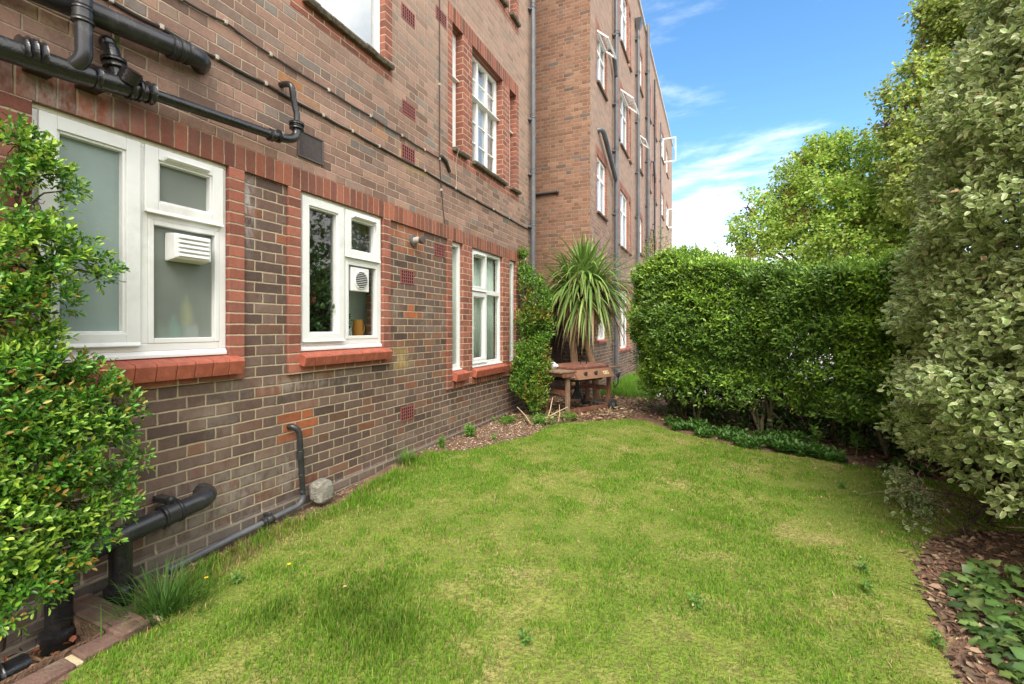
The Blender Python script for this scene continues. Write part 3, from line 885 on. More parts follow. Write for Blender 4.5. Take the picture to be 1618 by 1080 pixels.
MB().prism([(XG - .02, .835), (XG + .04, .832), (XG + .04, .846), (XG, .853), (XG - .02, .853)], 'y', 5.302, 6.251).build('cill_trim', M['upvc'], ww)
sill(5.30, 6.25, .70, .835, ww, over=.06, xb=-3.0)

# --- upper storeys: old painted casements with glazing bars and stone sills
def old_window(y0, y1, z0, z1, parent, x=-3.05, lights=1, rows_top=2, rows_low=3, transom=.62, sillt=True, mat_c=None, grid=True, sx=XR, glass='glass_old'):
    f = MB().frame(x - .06, x, y0, y1, z0, z1, .045)
    lw_i = (y1 - y0 - .09) / lights
    zt = z0 + .045 + (z1 - z0 - .09) * transom
    f.box(x - .06, x - .001, y0 + .045, y1 - .045, zt - .022, zt + .022)
    for i in range(1, lights):
        yy = y0 + .045 + lw_i * i
        f.box(x - .06, x + .004, yy - .024, yy + .024, z0 + .045, z1 - .045)
    o_ = f.build('window', M['timber_white'], parent, bevel=.004)
    MB().prism([(x - .02, zt - .02), (x + .05, zt - .016), (x + .05, zt), (x, zt + .024), (x - .02, zt + .024)], 'y', y0 + .01, y1 + .02).build('transom_drip', M['timber_white'], o_, bevel=.003)
    if grid:
        g_ = MB()
        for i in range(lights):
            a = y0 + .045 + lw_i * i; c = a + lw_i
            nb = 1 if lights > 1 else 0
            if nb:
                pass
            for (za, zb_, nr) in [(zt + .022, z1 - .045, rows_top), (z0 + .045, zt - .022, rows_low)]:
                for j in range(1, nr):
                    zz = za + (zb_ - za) * j / nr
                    g_.box(x - .035, x - .012, a + .02, c - .02, zz - .008, zz + .008)
                g_.box(x - .045, x - .006, a + .001, a + .022, za + .0005, zb_ - .0005); g_.box(x - .045, x - .006, c - .022, c - .001, za + .0005, zb_ - .0005)
        g_.build('glazing_bars', M['timber_white'], o_, bevel=.002)
    pane(y0 + .03, y1 - .03, z0 + .03, z1 - .03, x - .03, M[glass], o_)
    if grid:
        cur(y0 + .02, y1 - .02, z0 + .02, z1 - .02, x - .075, o_, mat_c or M['sky_white'])  # white folds behind the glass stand in for the sky's reflection
    else:
        MB().box(x - .052, x - .046, y0 + .02, y1 - .02, z0 + .02, z1 - .02).build('reflection_sheet', M['sky_white'], o_)  # flat white sheet in place of the sky's reflection in the pane
    if sillt:
        s_ = MB()
        n = max(2, round((y1 - y0) / .12)); st = (y1 - y0 + .09) / n
        for i in range(n):
            j = random.uniform(-.008, .008)
            s_.prism([(x, z0 - .05), (sx + .05 + j, z0 - .07), (sx + .065 + j, z0 - .04), (sx + .06 + j, z0 - .022), (x, z0 - .001)], 'y', y0 - .01 + i * st, y0 - .01 + (i + 1) * st - .002)
        s_.build('sill', M['stone_moss'], o_, bevel=.006)
    return o_
M['stone_moss'] = simple('dark lichen-grown tile', (.15, .125, .095), .95, .15, .6, 26, bump=.012, dirt=(.24, .22, .17))
for dz in (0, 2.73):
    old_window(4.802, 5.058, 3.60 + dz, 5.118 + dz, bld, lights=1)
    old_window(5.302, 6.251, 3.60 + dz, 5.118 + dz, bld, lights=3)
    old_window(6.502, 6.754, 3.60 + dz, 5.118 + dz, bld, lights=1)
    old_window(2.582, 3.548, 3.97 + dz, 5.098 + dz, bld, x=-3.0, lights=1, grid=False, transom=.99)
old_window(1.042, 1.988, 3.97, 5.098, bld, x=-3.0, lights=1, grid=False, transom=.99)

# --- air bricks let into the wall
def air_brick(y, z, x, w_=.225, h=.15):
    hs = []
    for i in range(6):
        for j in range(4):
            cy = y - w_ / 2 + (i + .75) * w_ / 6.5; cz = z - h / 2 + (j + .8) * h / 4.6
            hs.append((cy - .0115, cy + .0115, cz - .0125, cz + .0125))
    s_ = MB().holed_x(x + .005, y - w_ / 2, y + w_ / 2, z - h / 2, z + h / 2, hs, .03, back=False)
    a, c, d, f = y - w_ / 2, y + w_ / 2, z - h / 2, z + h / 2
    xa, xb = x + .005, x - .03
    s_.add([(xa, a, d), (xa, c, d), (xa, c, f), (xa, a, f), (xb, a, d), (xb, c, d), (xb, c, f), (xb, a, f)], [(0, 4, 5, 1), (1, 5, 6, 2), (2, 6, 7, 3), (3, 7, 4, 0)])
    o_ = s_.build('air_brick', M['terracotta'], bld)
    MB().add([(x + .001, a + .006, d + .006), (x + .001, c - .006, d + .006), (x + .001, c - .006, f - .006), (x + .001, a + .006, f - .006)], [(0, 1, 2, 3)]).build('air_hole', M['dark'], o_)
for (y, z) in [(3.93, .465), (3.93, 1.90), (4.55, 2.28)]:
    air_brick(y, z, XL)
for (y, z) in [(3.92, 3.19), (3.93, 3.65), (3.92, 4.64), (4.55, 5.02)]:
    air_brick(y, z, XU)

# square fly-screen vent above the red course
vp = MB().frame(XU - .01, XU + .014, 2.53, 2.78, 2.69, 2.90, .014).build('vent_panel', M['vent_brown'], bld, bevel=.003)
MB().box(XU - .01, XU + .007, 2.544, 2.766, 2.704, 2.886).build('fly_mesh', M['mesh_dark'], vp)

# ------------------------------------------------------------------ far block
FX, FY0, FY1 = -2.31, 9.07, 28.2
fb = thing('brick_building', 'taller far brick block with many drainpipes and an open top-floor window', 'building', (FX, 18, 0))
LV = [(.85, 2.40), (3.62, 5.09), (6.35, 7.78), (9.10, 10.68)]
LV1 = [(1.15, 2.40), (3.93, 5.09), (6.72, 7.78), (9.45, 10.68)]
cols_ = [('single', 9.62, 10.52), ('group', 11.75, 13.85), ('single', 15.35, 16.25), ('single', 17.75, 18.5), ('single', 19.5, 20.4), ('single', 22.3, 23.4), ('single', 24.7, 25.7)]
holes = []
for (t_, a, c) in cols_:
    for k in range(4):
        z0, z1 = (LV if t_ == 'group' else LV1)[k]
        holes.append((a - .11, c + .11, z0 - .14, z1 + .18 if k else 2.435))
hl = [h for h in holes if h[2] < 2.4]; hu = [h for h in holes if h[2] > 2.4]
mb = MB().holed_x(FX - .015, FY0, FY1, .06, 2.435, hl, .03)
part(mb, 'lower_wall', M['brick_dark'], fb)
mb = MB().box(-3.2, FX - .006, FY0 - .008, FY1, -.3, .061)
part(mb, 'plinth', M['brick_plinth'], fb)
mb = MB().holed_x(FX, FY0, FY1, 2.595, TOP, hu, .03)
mb.add([(FX, FY1, -.3), (-12, FY1, -.3), (-12, FY1, TOP), (FX, FY1, TOP)], [(0, 1, 2, 3)])
mb.add([(-12, FY0, -.3), (-12, FY1, -.3), (-12, FY1, TOP), (-12, FY0, TOP)], [(0, 1, 2, 3)])
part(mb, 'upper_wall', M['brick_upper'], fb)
mb = MB().add([(FX, FY0, 1.55), (-12, FY0, 1.55), (-12, FY0, TOP), (FX, FY0, TOP)], [(3, 2, 1, 0)])
part(mb, 'side_wall', M['brick_orange'], fb)
mb = MB().add([(FX, FY0, -.3), (-12, FY0, -.3), (-12, FY0, 1.55), (FX, FY0, 1.55)], [(3, 2, 1, 0)])
part(mb, 'side_wall_base', M['brick_dark'], fb)
mb = MB().box(-12.1, FX + .06, FY0 - .06, FY1 + .06, TOP, TOP + .10)
part(mb, 'coping', M['coping'], fb, bevel=.01)
XR2 = FX + .003
part(MB().box(FX - .1, XR2, FY0 + .002, FY1, 2.4352, 2.595), 'soldier_course', M['brick_soldier'], fb)
for (t_, a, c) in cols_:
    for k in range(4):
        z0, z1 = (LV if t_ == 'group' else LV1)[k]
        if k: part(MB().box(FX - .15, XR2, a - .11, c + .11, z1, z1 + .18), 'soldier_course', M['brick_soldier'], fb)
        for (p0, p1) in ((a - .11, a), (c, c + .11)):
            part(MB().box(FX - .15, XR2, p0, p1, z0 - .14, z1 if k else 2.4348), 'window_jamb', M['brick_red'], fb)
        part(MB().box(FX - .15, XR2 - .0005, a, c, z0 - .14, z0 - .05), 'brick_apron', M['brick_pier'], fb)
        if t_ == 'group':
            for (p0, p1) in [(a + .26, a + .50), (c - .50, c - .26)]:
                part(MB().box(FX - .15, XR2 - .0005, p0, p1, z0 - .05, z1), 'brick_pier', M['brick_pier'], fb)

def far_window(y0, y1, z0, z1, lights, open_top=False, open_side=False, red_sill=False, side=False):
    x = FX - .035
    f = MB().frame(x - .05, x, y0, y1, z0, z1, .05)
    if lights == 2:
        f.box(x - .05, x - .001, (y0 + y1) / 2 - .03, (y0 + y1) / 2 + .03, z0 + .05, z1 - .05)
    zt = z0 + (z1 - z0) * .66
    if not side:
        f.box(x - .05, x - .002, y0 + .05, y1 - .05, zt - .03, zt + .03)
    o_ = f.build('window', M['timber_white'], fb)
    pane(y0 + .04, y1 - .04, z0 + .04, z1 - .04, x - .02, M['glass_old'], o_)
    MB().add([(x - .048, y0 + .02, z0 + .02), (x - .048, y1 - .02, z0 + .02), (x - .048, y1 - .02, z1 - .02), (x - .048, y0 + .02, z1 - .02)], [(0, 1, 2, 3)]).build('reflection_sheet', M['sky_white'], o_)  # white sheet added for the pale sky reflection in the glass
    s_ = MB().prism([(x, z0 - .05), (FX + .05, z0 - .06), (FX + .06, z0 - .02), (x, z0 - .002)], 'y', y0 - .02, y1 + .02)
    s_.build('sill', M['sill_red'] if red_sill else M['stone_moss'], o_, bevel=.004)
    if open_top or open_side:
        s_ = MB()
        if open_top:      # fanlight pushed out at the bottom
            h = z1 - .04 - zt; w_ = (y1 - y0) - .06
            a_ = R(48)
            for (ya, yb, ta, tb) in [(y0 + .03, y0 + .07, 0, 1), (y1 - .07, y1 - .03, 0, 1), (y0 + .07, y1 - .07, 0, .12), (y0 + .07, y1 - .07, .88, 1)]:
                pz = lambda t, off: (x + .015 + math.sin(a_) * h * t + off * math.cos(a_), z1 - .04 - math.cos(a_) * h * t + off * math.sin(a_))
                s_.prism([pz(ta, 0), pz(tb, 0), pz(tb, .03), pz(ta, .03)], 'y', ya, yb)
            q_ = s_.build('open_sash', M['timber_white'], o_)
            MB().add([(pz(0, .015)[0], y0 + .05, pz(0, .015)[1]), (pz(0, .015)[0], y1 - .05, pz(0, .015)[1]), (pz(1, .015)[0], y1 - .05, pz(1, .015)[1]), (pz(1, .015)[0], y0 + .05, pz(1, .015)[1])], [(0, 1, 2, 3)]).build('pane', M['glass_old'], o_)
        else:             # casement swung out on its far edge
            w_ = .62
            za, zb_ = z0 + .05, z1 - .05
            yy = y1 - .05
            s_.box(x + .01, x + .01 + .045, yy - .02, yy + .02, za, zb_); s_.box(x + w_ - .045, x + w_, yy - .02, yy + .02, za, zb_)
            s_.box(x + .055, x + w_ - .045, yy - .02, yy + .02, za, za + .05); s_.box(x + .055, x + w_ - .045, yy - .02, yy + .02, zb_ - .05, zb_)
            s_.build('open_sash', M['timber_white'], o_)
            MB().add([(x + .04, yy, za), (x + w_ - .03, yy, za), (x + w_ - .03, yy, zb_), (x + .04, yy, zb_)], [(0, 1, 2, 3)]).build('pane', M['glass'], o_)
for ci, (t_, a, c) in enumerate(cols_):
    for k in range(4):
        z0, z1 = (LV if t_ == 'group' else LV1)[k]
        if t_ == 'group':
            far_window(a + .002, a + .258, z0 - .05, z1, 1, red_sill=k == 0, side=True)
            far_window(a + .502, c - .502, z0 - .05, z1, 2, open_top=k == 2, red_sill=k == 0)
            far_window(c - .258, c - .002, z0 - .05, z1, 1, red_sill=k == 0, side=True)
        else:
            far_window(a + .002, c - .002, z0 - .05, z1, 1 if ci in (3, 4) else 2, open_top=(ci, k) in ((0, 2), (2, 2)), open_side=(ci, k) in ((5, 3), (6, 2)), red_sill=k == 0)
# ------------------------------------------------------------------ pipes, cables and wall fittings
def bend(p0, p1, p2, n=6):
    """quarter bend through the corner p1"""
    p0, p1, p2 = Vector(p0), Vector(p1), Vector(p2)
    return [(1 - t) ** 2 * p0 + 2 * t * (1 - t) * p1 + t * t * p2 for t in [i / n for i in range(n + 1)]]

XP = -2.84
# branch pipe with its tees over the frosted window
p1 = thing('waste_pipe', 'glossy black branch pipe with tees and collars running above the frosted window', 'pipe', (XP, 1.2, 2.6))
a0, a1 = Vector((XP, -.4, 2.44)), onx(228, 146, XP)
MB().tube([a0, Vector((XP, .9, 2.58)), onx(110, 112, XP), a1], [.052, .052, .05, .047], 20).build('pipe', M['black_gloss'], p1, smooth=True)
dirA = (a1 - onx(60, 86, XP)).normalized()
for (px, py, r, w_) in [(33, 79, .064, .022), (47, 82, .066, .026), (62, 88, .066, .03), (150, 122, .06, .03), (205, 138, .062, .022), (218, 142, .060, .02), (236, 147, .06, .032)]:
    MB().ring(onx(px, py, XP), dirA, r, w_, 20).build('collar', M['black_gloss'], p1, smooth=True)
b0, b1 = onx(234, 146, XP), onx(430, 213, XP)
MB().tube([b0, b1], .032, 18).build('thin_run', M['black_gloss'], p1, smooth=True)
db = (b1 - b0).normalized()
MB().ring(onx(428, 213, XP), db, .043, .03).ring(onx(440, 215, XP), db, .046, .018).build('collar', M['black_gloss'], p1, smooth=True)
e = Vector((XP, 2.435, 2.75))
MB().tube([b1] + bend(onx(448, 218, XP), e, e + Vector((0, .002, .07)), 6) + [e + Vector((0, 0, .10))], .031, 16).build('elbow', M['black_gloss'], p1, smooth=True)
MB().ring((XP, 2.435, 2.845), (0, 0, 1), .052, .02).ring((XP, 2.435, 2.875), (0, 0, 1), .054, .018).tube([(XP, 2.435, 2.84), (XP, 2.435, 2.88)], .042, 16).build('collar', M['black_gloss'], p1, smooth=True)
MB().tube([(XP, 2.435, 2.87), (XP, 2.437, 2.95), (XP - .005, 2.42, 3.02), (XP - .0, 2.40, 3.09)] + bend((XP - .0, 2.395, 3.12), (XP, 2.39, 3.165), (XU, 2.385, 3.165), 6), .022, 14).build('swan_neck', M['black_gloss'], p1, smooth=True)
# stub with cap standing on the tee, and the round access eye in front
st = onx(188, 128, XP)
MB().tube([st, st + Vector((-.01, -.01, .06)), st + Vector((-.03, -.02, .16)), st + Vector((-.07, -.025, .20))], [.036, .036, .036, .03], 16).sphere(st + Vector((-.055, -.024, .20)), .037, 12, 8).build('vent_stub', M['black_gloss'], p1, smooth=True)
MB().ring(st + Vector((-.012, -.012, .07)), (-.1, -.05, 1), .052, .025).ring(st + Vector((-.018, -.014, .10)), (-.1, -.05, 1), .055, .018).build('collar', M['black_gloss'], p1, smooth=True)
ae = onx(197, 124, XP)
MB().tube([ae + Vector((.02, 0, -.02)), ae + Vector((.055, .01, .03))], [.05, .047], 18).ring(ae + Vector((.055, .01, .03)), (.6, .1, .8), .045, .012).build('access_eye', M['black_gloss'], p1, smooth=True)
for (px, py) in [(72, 107), (152, 134)]:
    q_ = onx(px, py, XP)
    MB().box(XU - .01, XP + .02, q_.y - .045, q_.y + .045, q_.z - .012, q_.z + .006).sphere(q_ + Vector((.0, .025, -.006)), .014, 8, 6).build('bracket', M['black_gloss'], p1, bevel=.004)
# downpipe that drops into the tee
p2 = thing('drainpipe', 'vertical black downpipe dropping into the branch pipe at the top left', 'pipe', (-2.79, 1.18, 2.7))
vx, vy = -2.775, 1.155
tb = onx(128, 97, -2.79)
MB().tube([(XU - .02, vy, 4.2), (vx - .03, vy, 4.1), (vx, vy, 3.9), (vx, vy + .005, tb.z + .06)] + bend((vx, vy + .006, tb.z + .05), (vx, vy + .006, tb.z - .01), (XP, vy - .03, tb.z - .035), 6), .034, 18).build('pipe', M['black_plastic'], p2, smooth=True)
cz = onx(133, 25, vx).z
MB().ring((vx, vy, cz + .03), (0, 0, 1), .043, .02).ring((vx, vy, cz - .03), (0, 0, 1), .044, .02).tube([(vx, vy, cz - .03), (vx, vy, cz + .03)], .039, 18).build('coupling', M['black_plastic'], p2, smooth=True)
# large soil pipe
XQ = -2.865
p3 = thing('soil_pipe', 'thick black soil pipe ending in the brickwork high on the wall at top left', 'pipe', (XQ, 1.2, 2.95))
q0, q1 = onx(175, 33, XQ), onx(305, 88, XQ)
dq = (q1 - q0).normalized()
MB().tube([q0 - dq * 1.8, q0, q1 - dq * .02] + bend(q1, q1 + dq * .075, q1 + dq * .08 + Vector((-.1, .005, 0)), 7), .056, 22).build('pipe', M['black_plastic'], p3, smooth=True)
mb = MB()
for (px, py) in [(270, 74), (281, 78), (294, 83)]:
    mb.ring(onx(px, py, XQ), dq, .066, .02, 22)
mb.tube([onx(270, 74, XQ), onx(294, 83, XQ)], .060, 22)
mb.build('coupling', M['black_plastic'], p3, smooth=True)

# low soil pipe to the gully
XG2 = -2.83
p4 = thing('soil_pipe', 'thick black soil pipe low on the wall dropping into the brick gully', 'pipe', (XG2, 1.2, -.2))
l1 = Vector((XG2, 1.70, .315)); dl = Vector((0, 1, .115)).normalized()
MB().tube([l1 - dl * 2.4, l1 - dl * .9, l1] + bend(l1 + dl * .02, l1 + dl * .12, l1 + dl * .125 + Vector((-.13, 0, .0)), 7), .053, 22).build('pipe', M['black_plastic'], p4, smooth=True)
c_ = onx(272, 810, XG2)
MB().ring(c_ - dl * .05, dl, .066, .02, 22).ring(c_ + dl * .03, dl, .066, .02, 22).tube([c_ - dl * .05, c_ + dl * .03], .061, 22).build('coupling', M['black_plastic'], p4, smooth=True)
MB().box(XU - .02, XG2 + .01, c_.y - .03, c_.y + .02, c_.z + .055, c_.z + .085).sphere(c_ + Vector((.0, -.01, .078)), .022, 10, 7).build('bracket', M['black_plastic'], p4, bevel=.004)
for (yy, zlow, rr) in [(1.335, -.04, .05), (1.09, -.12, .05)]:
    zt = (l1 - dl * ((l1.y - yy) / dl.y)).z
    MB().tube([(XG2, yy, zt - .02), (XG2, yy, zlow)], rr, 20).build('drop_pipe', M['black_gloss'], p4, smooth=True)
    MB().lathe((XG2, yy, zlow - .03), [(rr * 1.25, 0), (rr * 1.3, .05), (rr * 1.42, .06), (rr * 1.42, .085), (rr * 1.05, .10)], 22).build('collar', M['black_gloss'], p4, smooth=True)
MB().tube([(-2.70, -.9, -.10), (-2.72, .6, -.105), (-2.76, .95, -.12)], .055, 18).ring((-2.73, .72, -.107), (0, 1, 0), .072, .04).ring((-2.745, .86, -.114), (0, 1, 0), .066, .025).build('channel_pipe', M['black_gloss'], p4, smooth=True)

# slim waste from the kitchen down to the ground and along the wall
XW = -2.905
p5 = thing('waste_pipe', 'slim black waste pipe coming out of orange bricks and turning along the lawn edge', 'pipe', (XW, 2.53, 0))
tz = .61; vy2 = 2.515
MB().tube(bend((XL, vy2 - .05, tz), (XW, vy2 - .03, tz + .012), (XW, vy2, tz - .05), 7) + [(XW, vy2 + .004, tz - .09), (XW + .004, vy2 + .03, .08)], .0215, 16).build('pipe', M['black_plastic'], p5, smooth=True)
MB().tube([(XW + .003, vy2 + .028, .10)] + bend((XW + .004, vy2 + .03, .07), (XW + .004, vy2 + .03, .015), (XW + .004, vy2 - .03, .005), 6) + [(XW + .002, 1.95, -.025), (XW, 1.60, -.05)], .0205, 16).build('ground_run', M['pipe_grey'], p5, smooth=True)
MB().ring((XW, vy2 + .01, .42), (0, .05, 1), .027, .012).tube([(XW, vy2 + .008, .35), (XW, vy2 + .008, .41)], .0265, 16).ring((XW, vy2 + .02, .24), (0, .05, 1), .0255, .012).ring((XW, vy2 + .028, .11), (0, .05, 1), .026, .015).build('coupling', M['black_plastic'], p5, smooth=True)
MB().ring((XW + .003, 2.275, -.003), (0, 1, .05), .031, .02).ring((XW + .003, 2.235, -.006), (0, 1, .05), .032, .02).tube([(XW + .003, 2.20, -.008), (XW + .003, 2.28, -.003)], .028, 16).build('joint', M['black_plastic'], p5, smooth=True)
MB().box(XL, XW + .01, 2.245, 2.275, .022, .036).sphere((XW, 2.26, .038), .013, 8, 6).build('bracket', M['black_plastic'], p5, bevel=.003)

# boiler flue
p6 = thing('boiler_flue', 'short grey boiler flue poking out of orange bricks under the red course', 'flue', (XL, 4.05, 2.3))
MB().tube([(XL - .01, 4.03, 2.30), (XL + .02, 4.03, 2.30), (XL + .022, 4.03, 2.30)], [.062, .06, .035], 20).build('wall_plate', M['pipe_grey'], p6, smooth=True)
MB().tube([(XL, 4.03, 2.30), (XL + .13, 4.03, 2.30)], .034, 18).build('pipe', M['clip'], p6, smooth=True)
mb = MB().tube([(XL + .10, 4.03, 2.30), (XL + .102, 4.03, 2.30), (XL + .135, 4.03, 2.30), (XL + .137, 4.03, 2.30)], [.034, .042, .042, .03], 18)
mb.build('terminal', M['vent_brown'], p6, smooth=True)

# corner downpipe
def downpipe(name, lab, x, y, z0, z1, r, mat, wall_x, dzs, hopper=False, group=None):
    t = thing(name, lab, 'drainpipe', (x, y, z0), group)
    MB().tube([(x, y, z0), (x, y, z1)], r, 18).build('pipe', mat, t, smooth=True)
    for z in dzs:
        mb_ = MB(); mbk = MB()
        mb_.ring((x, y, z), (0, 0, 1), r * 1.2, .035); mb_.ring((x, y, z + .05), (0, 0, 1), r * 1.16, .016)
        mbk.box(wall_x - .01, x, y - r * 1.5, y + r * 1.5, z - .06, z - .025)
        for s_ in (-1, 1):
            mbk.sphere((wall_x + .02, y + s_ * r * 1.5, z - .042), .018, 8, 6)
        mb_.tube([(x, y, z), (x, y, z + .05)], r * 1.1, 18)
        mb_.build('collar', mat, t, smooth=True); mbk.build('bracket', mat, t)
    if hopper:
        MB().add([(x - r, y - r, z1 - .05), (x + r, y - r, z1 - .05), (x + r, y + r, z1 - .05), (x - r, y + r, z1 - .05),
                  (wall_x, y - r * 3, z1 + .28), (x + r * 2.4, y - r * 3, z1 + .28), (x + r * 2.4, y + r * 3, z1 + .28), (wall_x, y + r * 3, z1 + .28)],
                 [(0, 3, 2, 1), (4, 5, 6, 7), (0, 1, 5, 4), (1, 2, 6, 5), (2, 3, 7, 6), (3, 0, 4, 7)]).build('hopper', mat, t, bevel=.01)
    return t
downpipe('drainpipe', 'tall dark grey downpipe in the corner where the near wall ends', -2.875, 7.33, -.02, 11.9, .042, M['pipe_grey'], XU, [2.05, 3.15, 4.05, 5.0, 6.9, 8.8, 10.7])
downpipe('drainpipe', 'near black downpipe of the far block, between its first and second window columns', FX + .09, 11.28, -.02, 11.95, .055, M['pipe_grey'], FX, [1.0, 2.6, 4.2, 5.75, 6.9, 8.6, 10.2], group=None)
pd = downpipe('drainpipe', 'grey downpipe with a hopper head close under the far roof edge', FX + .09, 14.75, -.02, 10.8, .055, M['pipe_grey'], FX, [1.2, 3.0, 4.9, 6.3, 7.9, 9.4, 10.5], hopper=True)
downpipe('drainpipe', 'pair of dark soil stacks halfway along the far block', FX + .10, 17.0, -.02, 12.3, .06, M['pipe_grey'], FX, [1.2, 3.2, 4.6, 5.8, 7.4, 9.0, 10.6])
o = MB().tube([(FX + .09, 17.25, -.02), (FX + .09, 17.25, 11.8)], .042, 14)
tag(o.build('drainpipe', M['pipe_grey'], smooth=True), 'thinner dark pipe right beside the far soil stack', 'drainpipe')
downpipe('drainpipe', 'thin black downpipe beyond the soil stacks of the far block', FX + .08, 19.15, -.02, 11.4, .035, M['black_plastic'], FX, [1.5, 3.6, 5.6, 7.6, 9.6])
downpipe('drainpipe', 'farthest thin pipe near the end of the far block', FX + .08, 21.4, -.02, 10.6, .03, M['pipe_grey'], FX, [2, 5, 8.0, 9.8])
# swept branches between windows and the near downpipe of the far block
o = MB().tube([(FX - .02, 9.72, 5.62), (FX + .07, 9.74, 5.64)] + bend((FX + .09, 9.78, 5.64), (FX + .10, 9.9, 5.6), (FX + .10, 10.1, 5.5), 4) + [(FX + .09, 11.2, 5.02)], .055, 14)
tag(o.build('branch_pipe', M['pipe_grey'], smooth=True), 'slanting grey branch pipe over the lower first-column window of the far block', 'pipe')
o = MB().tube([(FX - .02, 10.75, 7.95), (FX + .07, 10.78, 7.95)] + bend((FX + .09, 10.82, 7.94), (FX + .10, 11.1, 7.85), (FX + .095, 11.24, 7.55), 5), .05, 14)
tag(o.build('branch_pipe', M['pipe_grey'], smooth=True), 'short curved grey branch pipe higher on the far block beside its open fanlight', 'pipe')
for k, z in enumerate((4.75, 7.45)):
    o = MB().tube([(FX, 18.7, z + .5), (FX + .1, 18.72, z + .48), (FX + .1, 18.85, z + .1), (FX + .09, 19.12, z - .2)], .04, 10)
    tag(o.build('branch_pipe', M['black_plastic'], smooth=True), ['lower', 'upper'][k] + ' small black branch joining the thin downpipe of the far block', 'pipe')
o = MB().tube([(-3.75, FY0 - .035, 4.20), (-3.02, FY0 - .035, 4.20)], .028, 12).sphere((-3.0, FY0 - .035, 4.2), .04, 10, 8)
tag(o.build('overflow_pipe', M['vent_brown'], smooth=True), 'short horizontal brown pipe on the orange side wall by the corner downpipe', 'pipe')

# cables
def cable(lab, pts, r, clips=True, x=None):
    t = thing('cable', lab, 'cable', pts[0])
    P_ = []
    for i in range(len(pts) - 1):
        for k in range(5):
            q_ = Vector(pts[i]).lerp(Vector(pts[i + 1]), k / 5)
            q_.z -= .008 * math.sin(math.pi * k / 5)
            P_.append(q_)
    P_.append(Vector(pts[-1]))
    MB().tube(P_, r, 7).build('wire', M['cable'], t, smooth=True)
    if clips:
        for q_ in pts[1:-1]:
            q_ = Vector(q_)
            MB().box(XU - .002, q_.x + r + .003, q_.y - .011, q_.y + .011, q_.z - .012, q_.z + .016).build('clip', M['clip'], t, bevel=.003)
XC = XU + .012
cable('thick dark cable clipped along the wall just above the red soldier course', [(XC, -.6, 3.10)] + [(XC, y, z) for (y, z) in [(1.338, 3.10), (1.58, 3.103), (1.9, 3.10), (2.25, 3.105), (2.77, 3.10), (3.1, 3.10), (3.45, 3.095), (4.2, 3.10), (4.85, 3.085), (5.35, 3.08), (5.9, 3.075), (6.45, 3.07), (7.30, 3.06)]], .011)
cable('upper thin cable sagging across the wall below the first-floor windows', [(XC, .4, 3.36)] + [(XC, y, z) for (y, z) in [(1.682, 3.34), (1.96, 3.365), (2.29, 3.335), (2.83, 3.335), (3.33, 3.334), (3.8, 3.333), (4.2, 3.33), (4.62, 3.35)]], .008)
cable('vertical thin cable running down the wall left of the first-floor triple window', [(XC, 4.5, 11.0), (XC, 4.5, 6.5), (XC, 4.5, 5.2), (XC, 4.5, 4.2), (XC, 4.5, 3.33), (XC, 4.54, 2.98), (XC + .004, 4.60, 2.60)], .006)
o = MB().tube([(XC, 4.72, 3.25), (XC + .012, 4.62, 3.345), (XC + .012, 4.52, 3.37)], .022, 8)
tag(o.build('junction_box', M['cable'], smooth=True), 'small dark cable joint where the cables meet under the triple window', 'junction box')
o = MB().tube([(XC + .07, 4.83, 3.57), (XC + .03, 4.85, 3.50), (XC, 4.86, 3.38), (XC, 4.88, 3.2), (XC, 4.87, 3.08)], .004, 6)
tag(o.build('cable', M['clip'], smooth=True), 'short pale cable hanging from the narrow first-floor sill', 'cable')

# ------------------------------------------------------------------ ground-level bits by the wall
kb = thing('brick_edging', 'row of worn red bricks edging the leaf-filled gully at bottom left', 'edging', (-2.45, .9, 0))
ys_ = -1.4
i = 0
while ys_ < 1.02:
    L_ = .30
    zz = float(gz(np.array([-2.4]), np.array([ys_ + .1]))[0])
    MB().box(-2.528 + random.uniform(-.004, .004), -2.415, ys_ + .012, ys_ + L_ - .012, zz - .16, zz + .02 + random.uniform(-.004, .004)).build('edging_brick', M['kerb'], kb, bevel=.008)
    MB().box(-2.524, -2.42, ys_ + L_ - .018, ys_ + L_ + .016, zz - .16, zz + .014).build('mortar_joint', M['kerb_pale'], kb, bevel=.006)
    ys_ += L_
    i += 1
MB().box(-2.945, -2.40, 1.135, 1.255, -.22, .0).build('edging_brick', M['kerb'], kb, bevel=.008)

me = MB().sphere((0, 0, 0), 1, 22, 14)
V = np.array(me.v); nn = vnoise(V, .9, 4) * .5 + vnoise(V, .35, 9) * .22
V = np.sign(V) * np.abs(V) ** .5
V = V * (.66 + nn)[:, None] * np.array([.055, .075, .085]) + np.array([-2.87, 2.70, .055])
me.v = [tuple(v) for v in V]
tag(me.build('rock', M['stone'], smooth=False), 'pale grey stone block on the lawn edge by the slim waste pipe', 'rock')
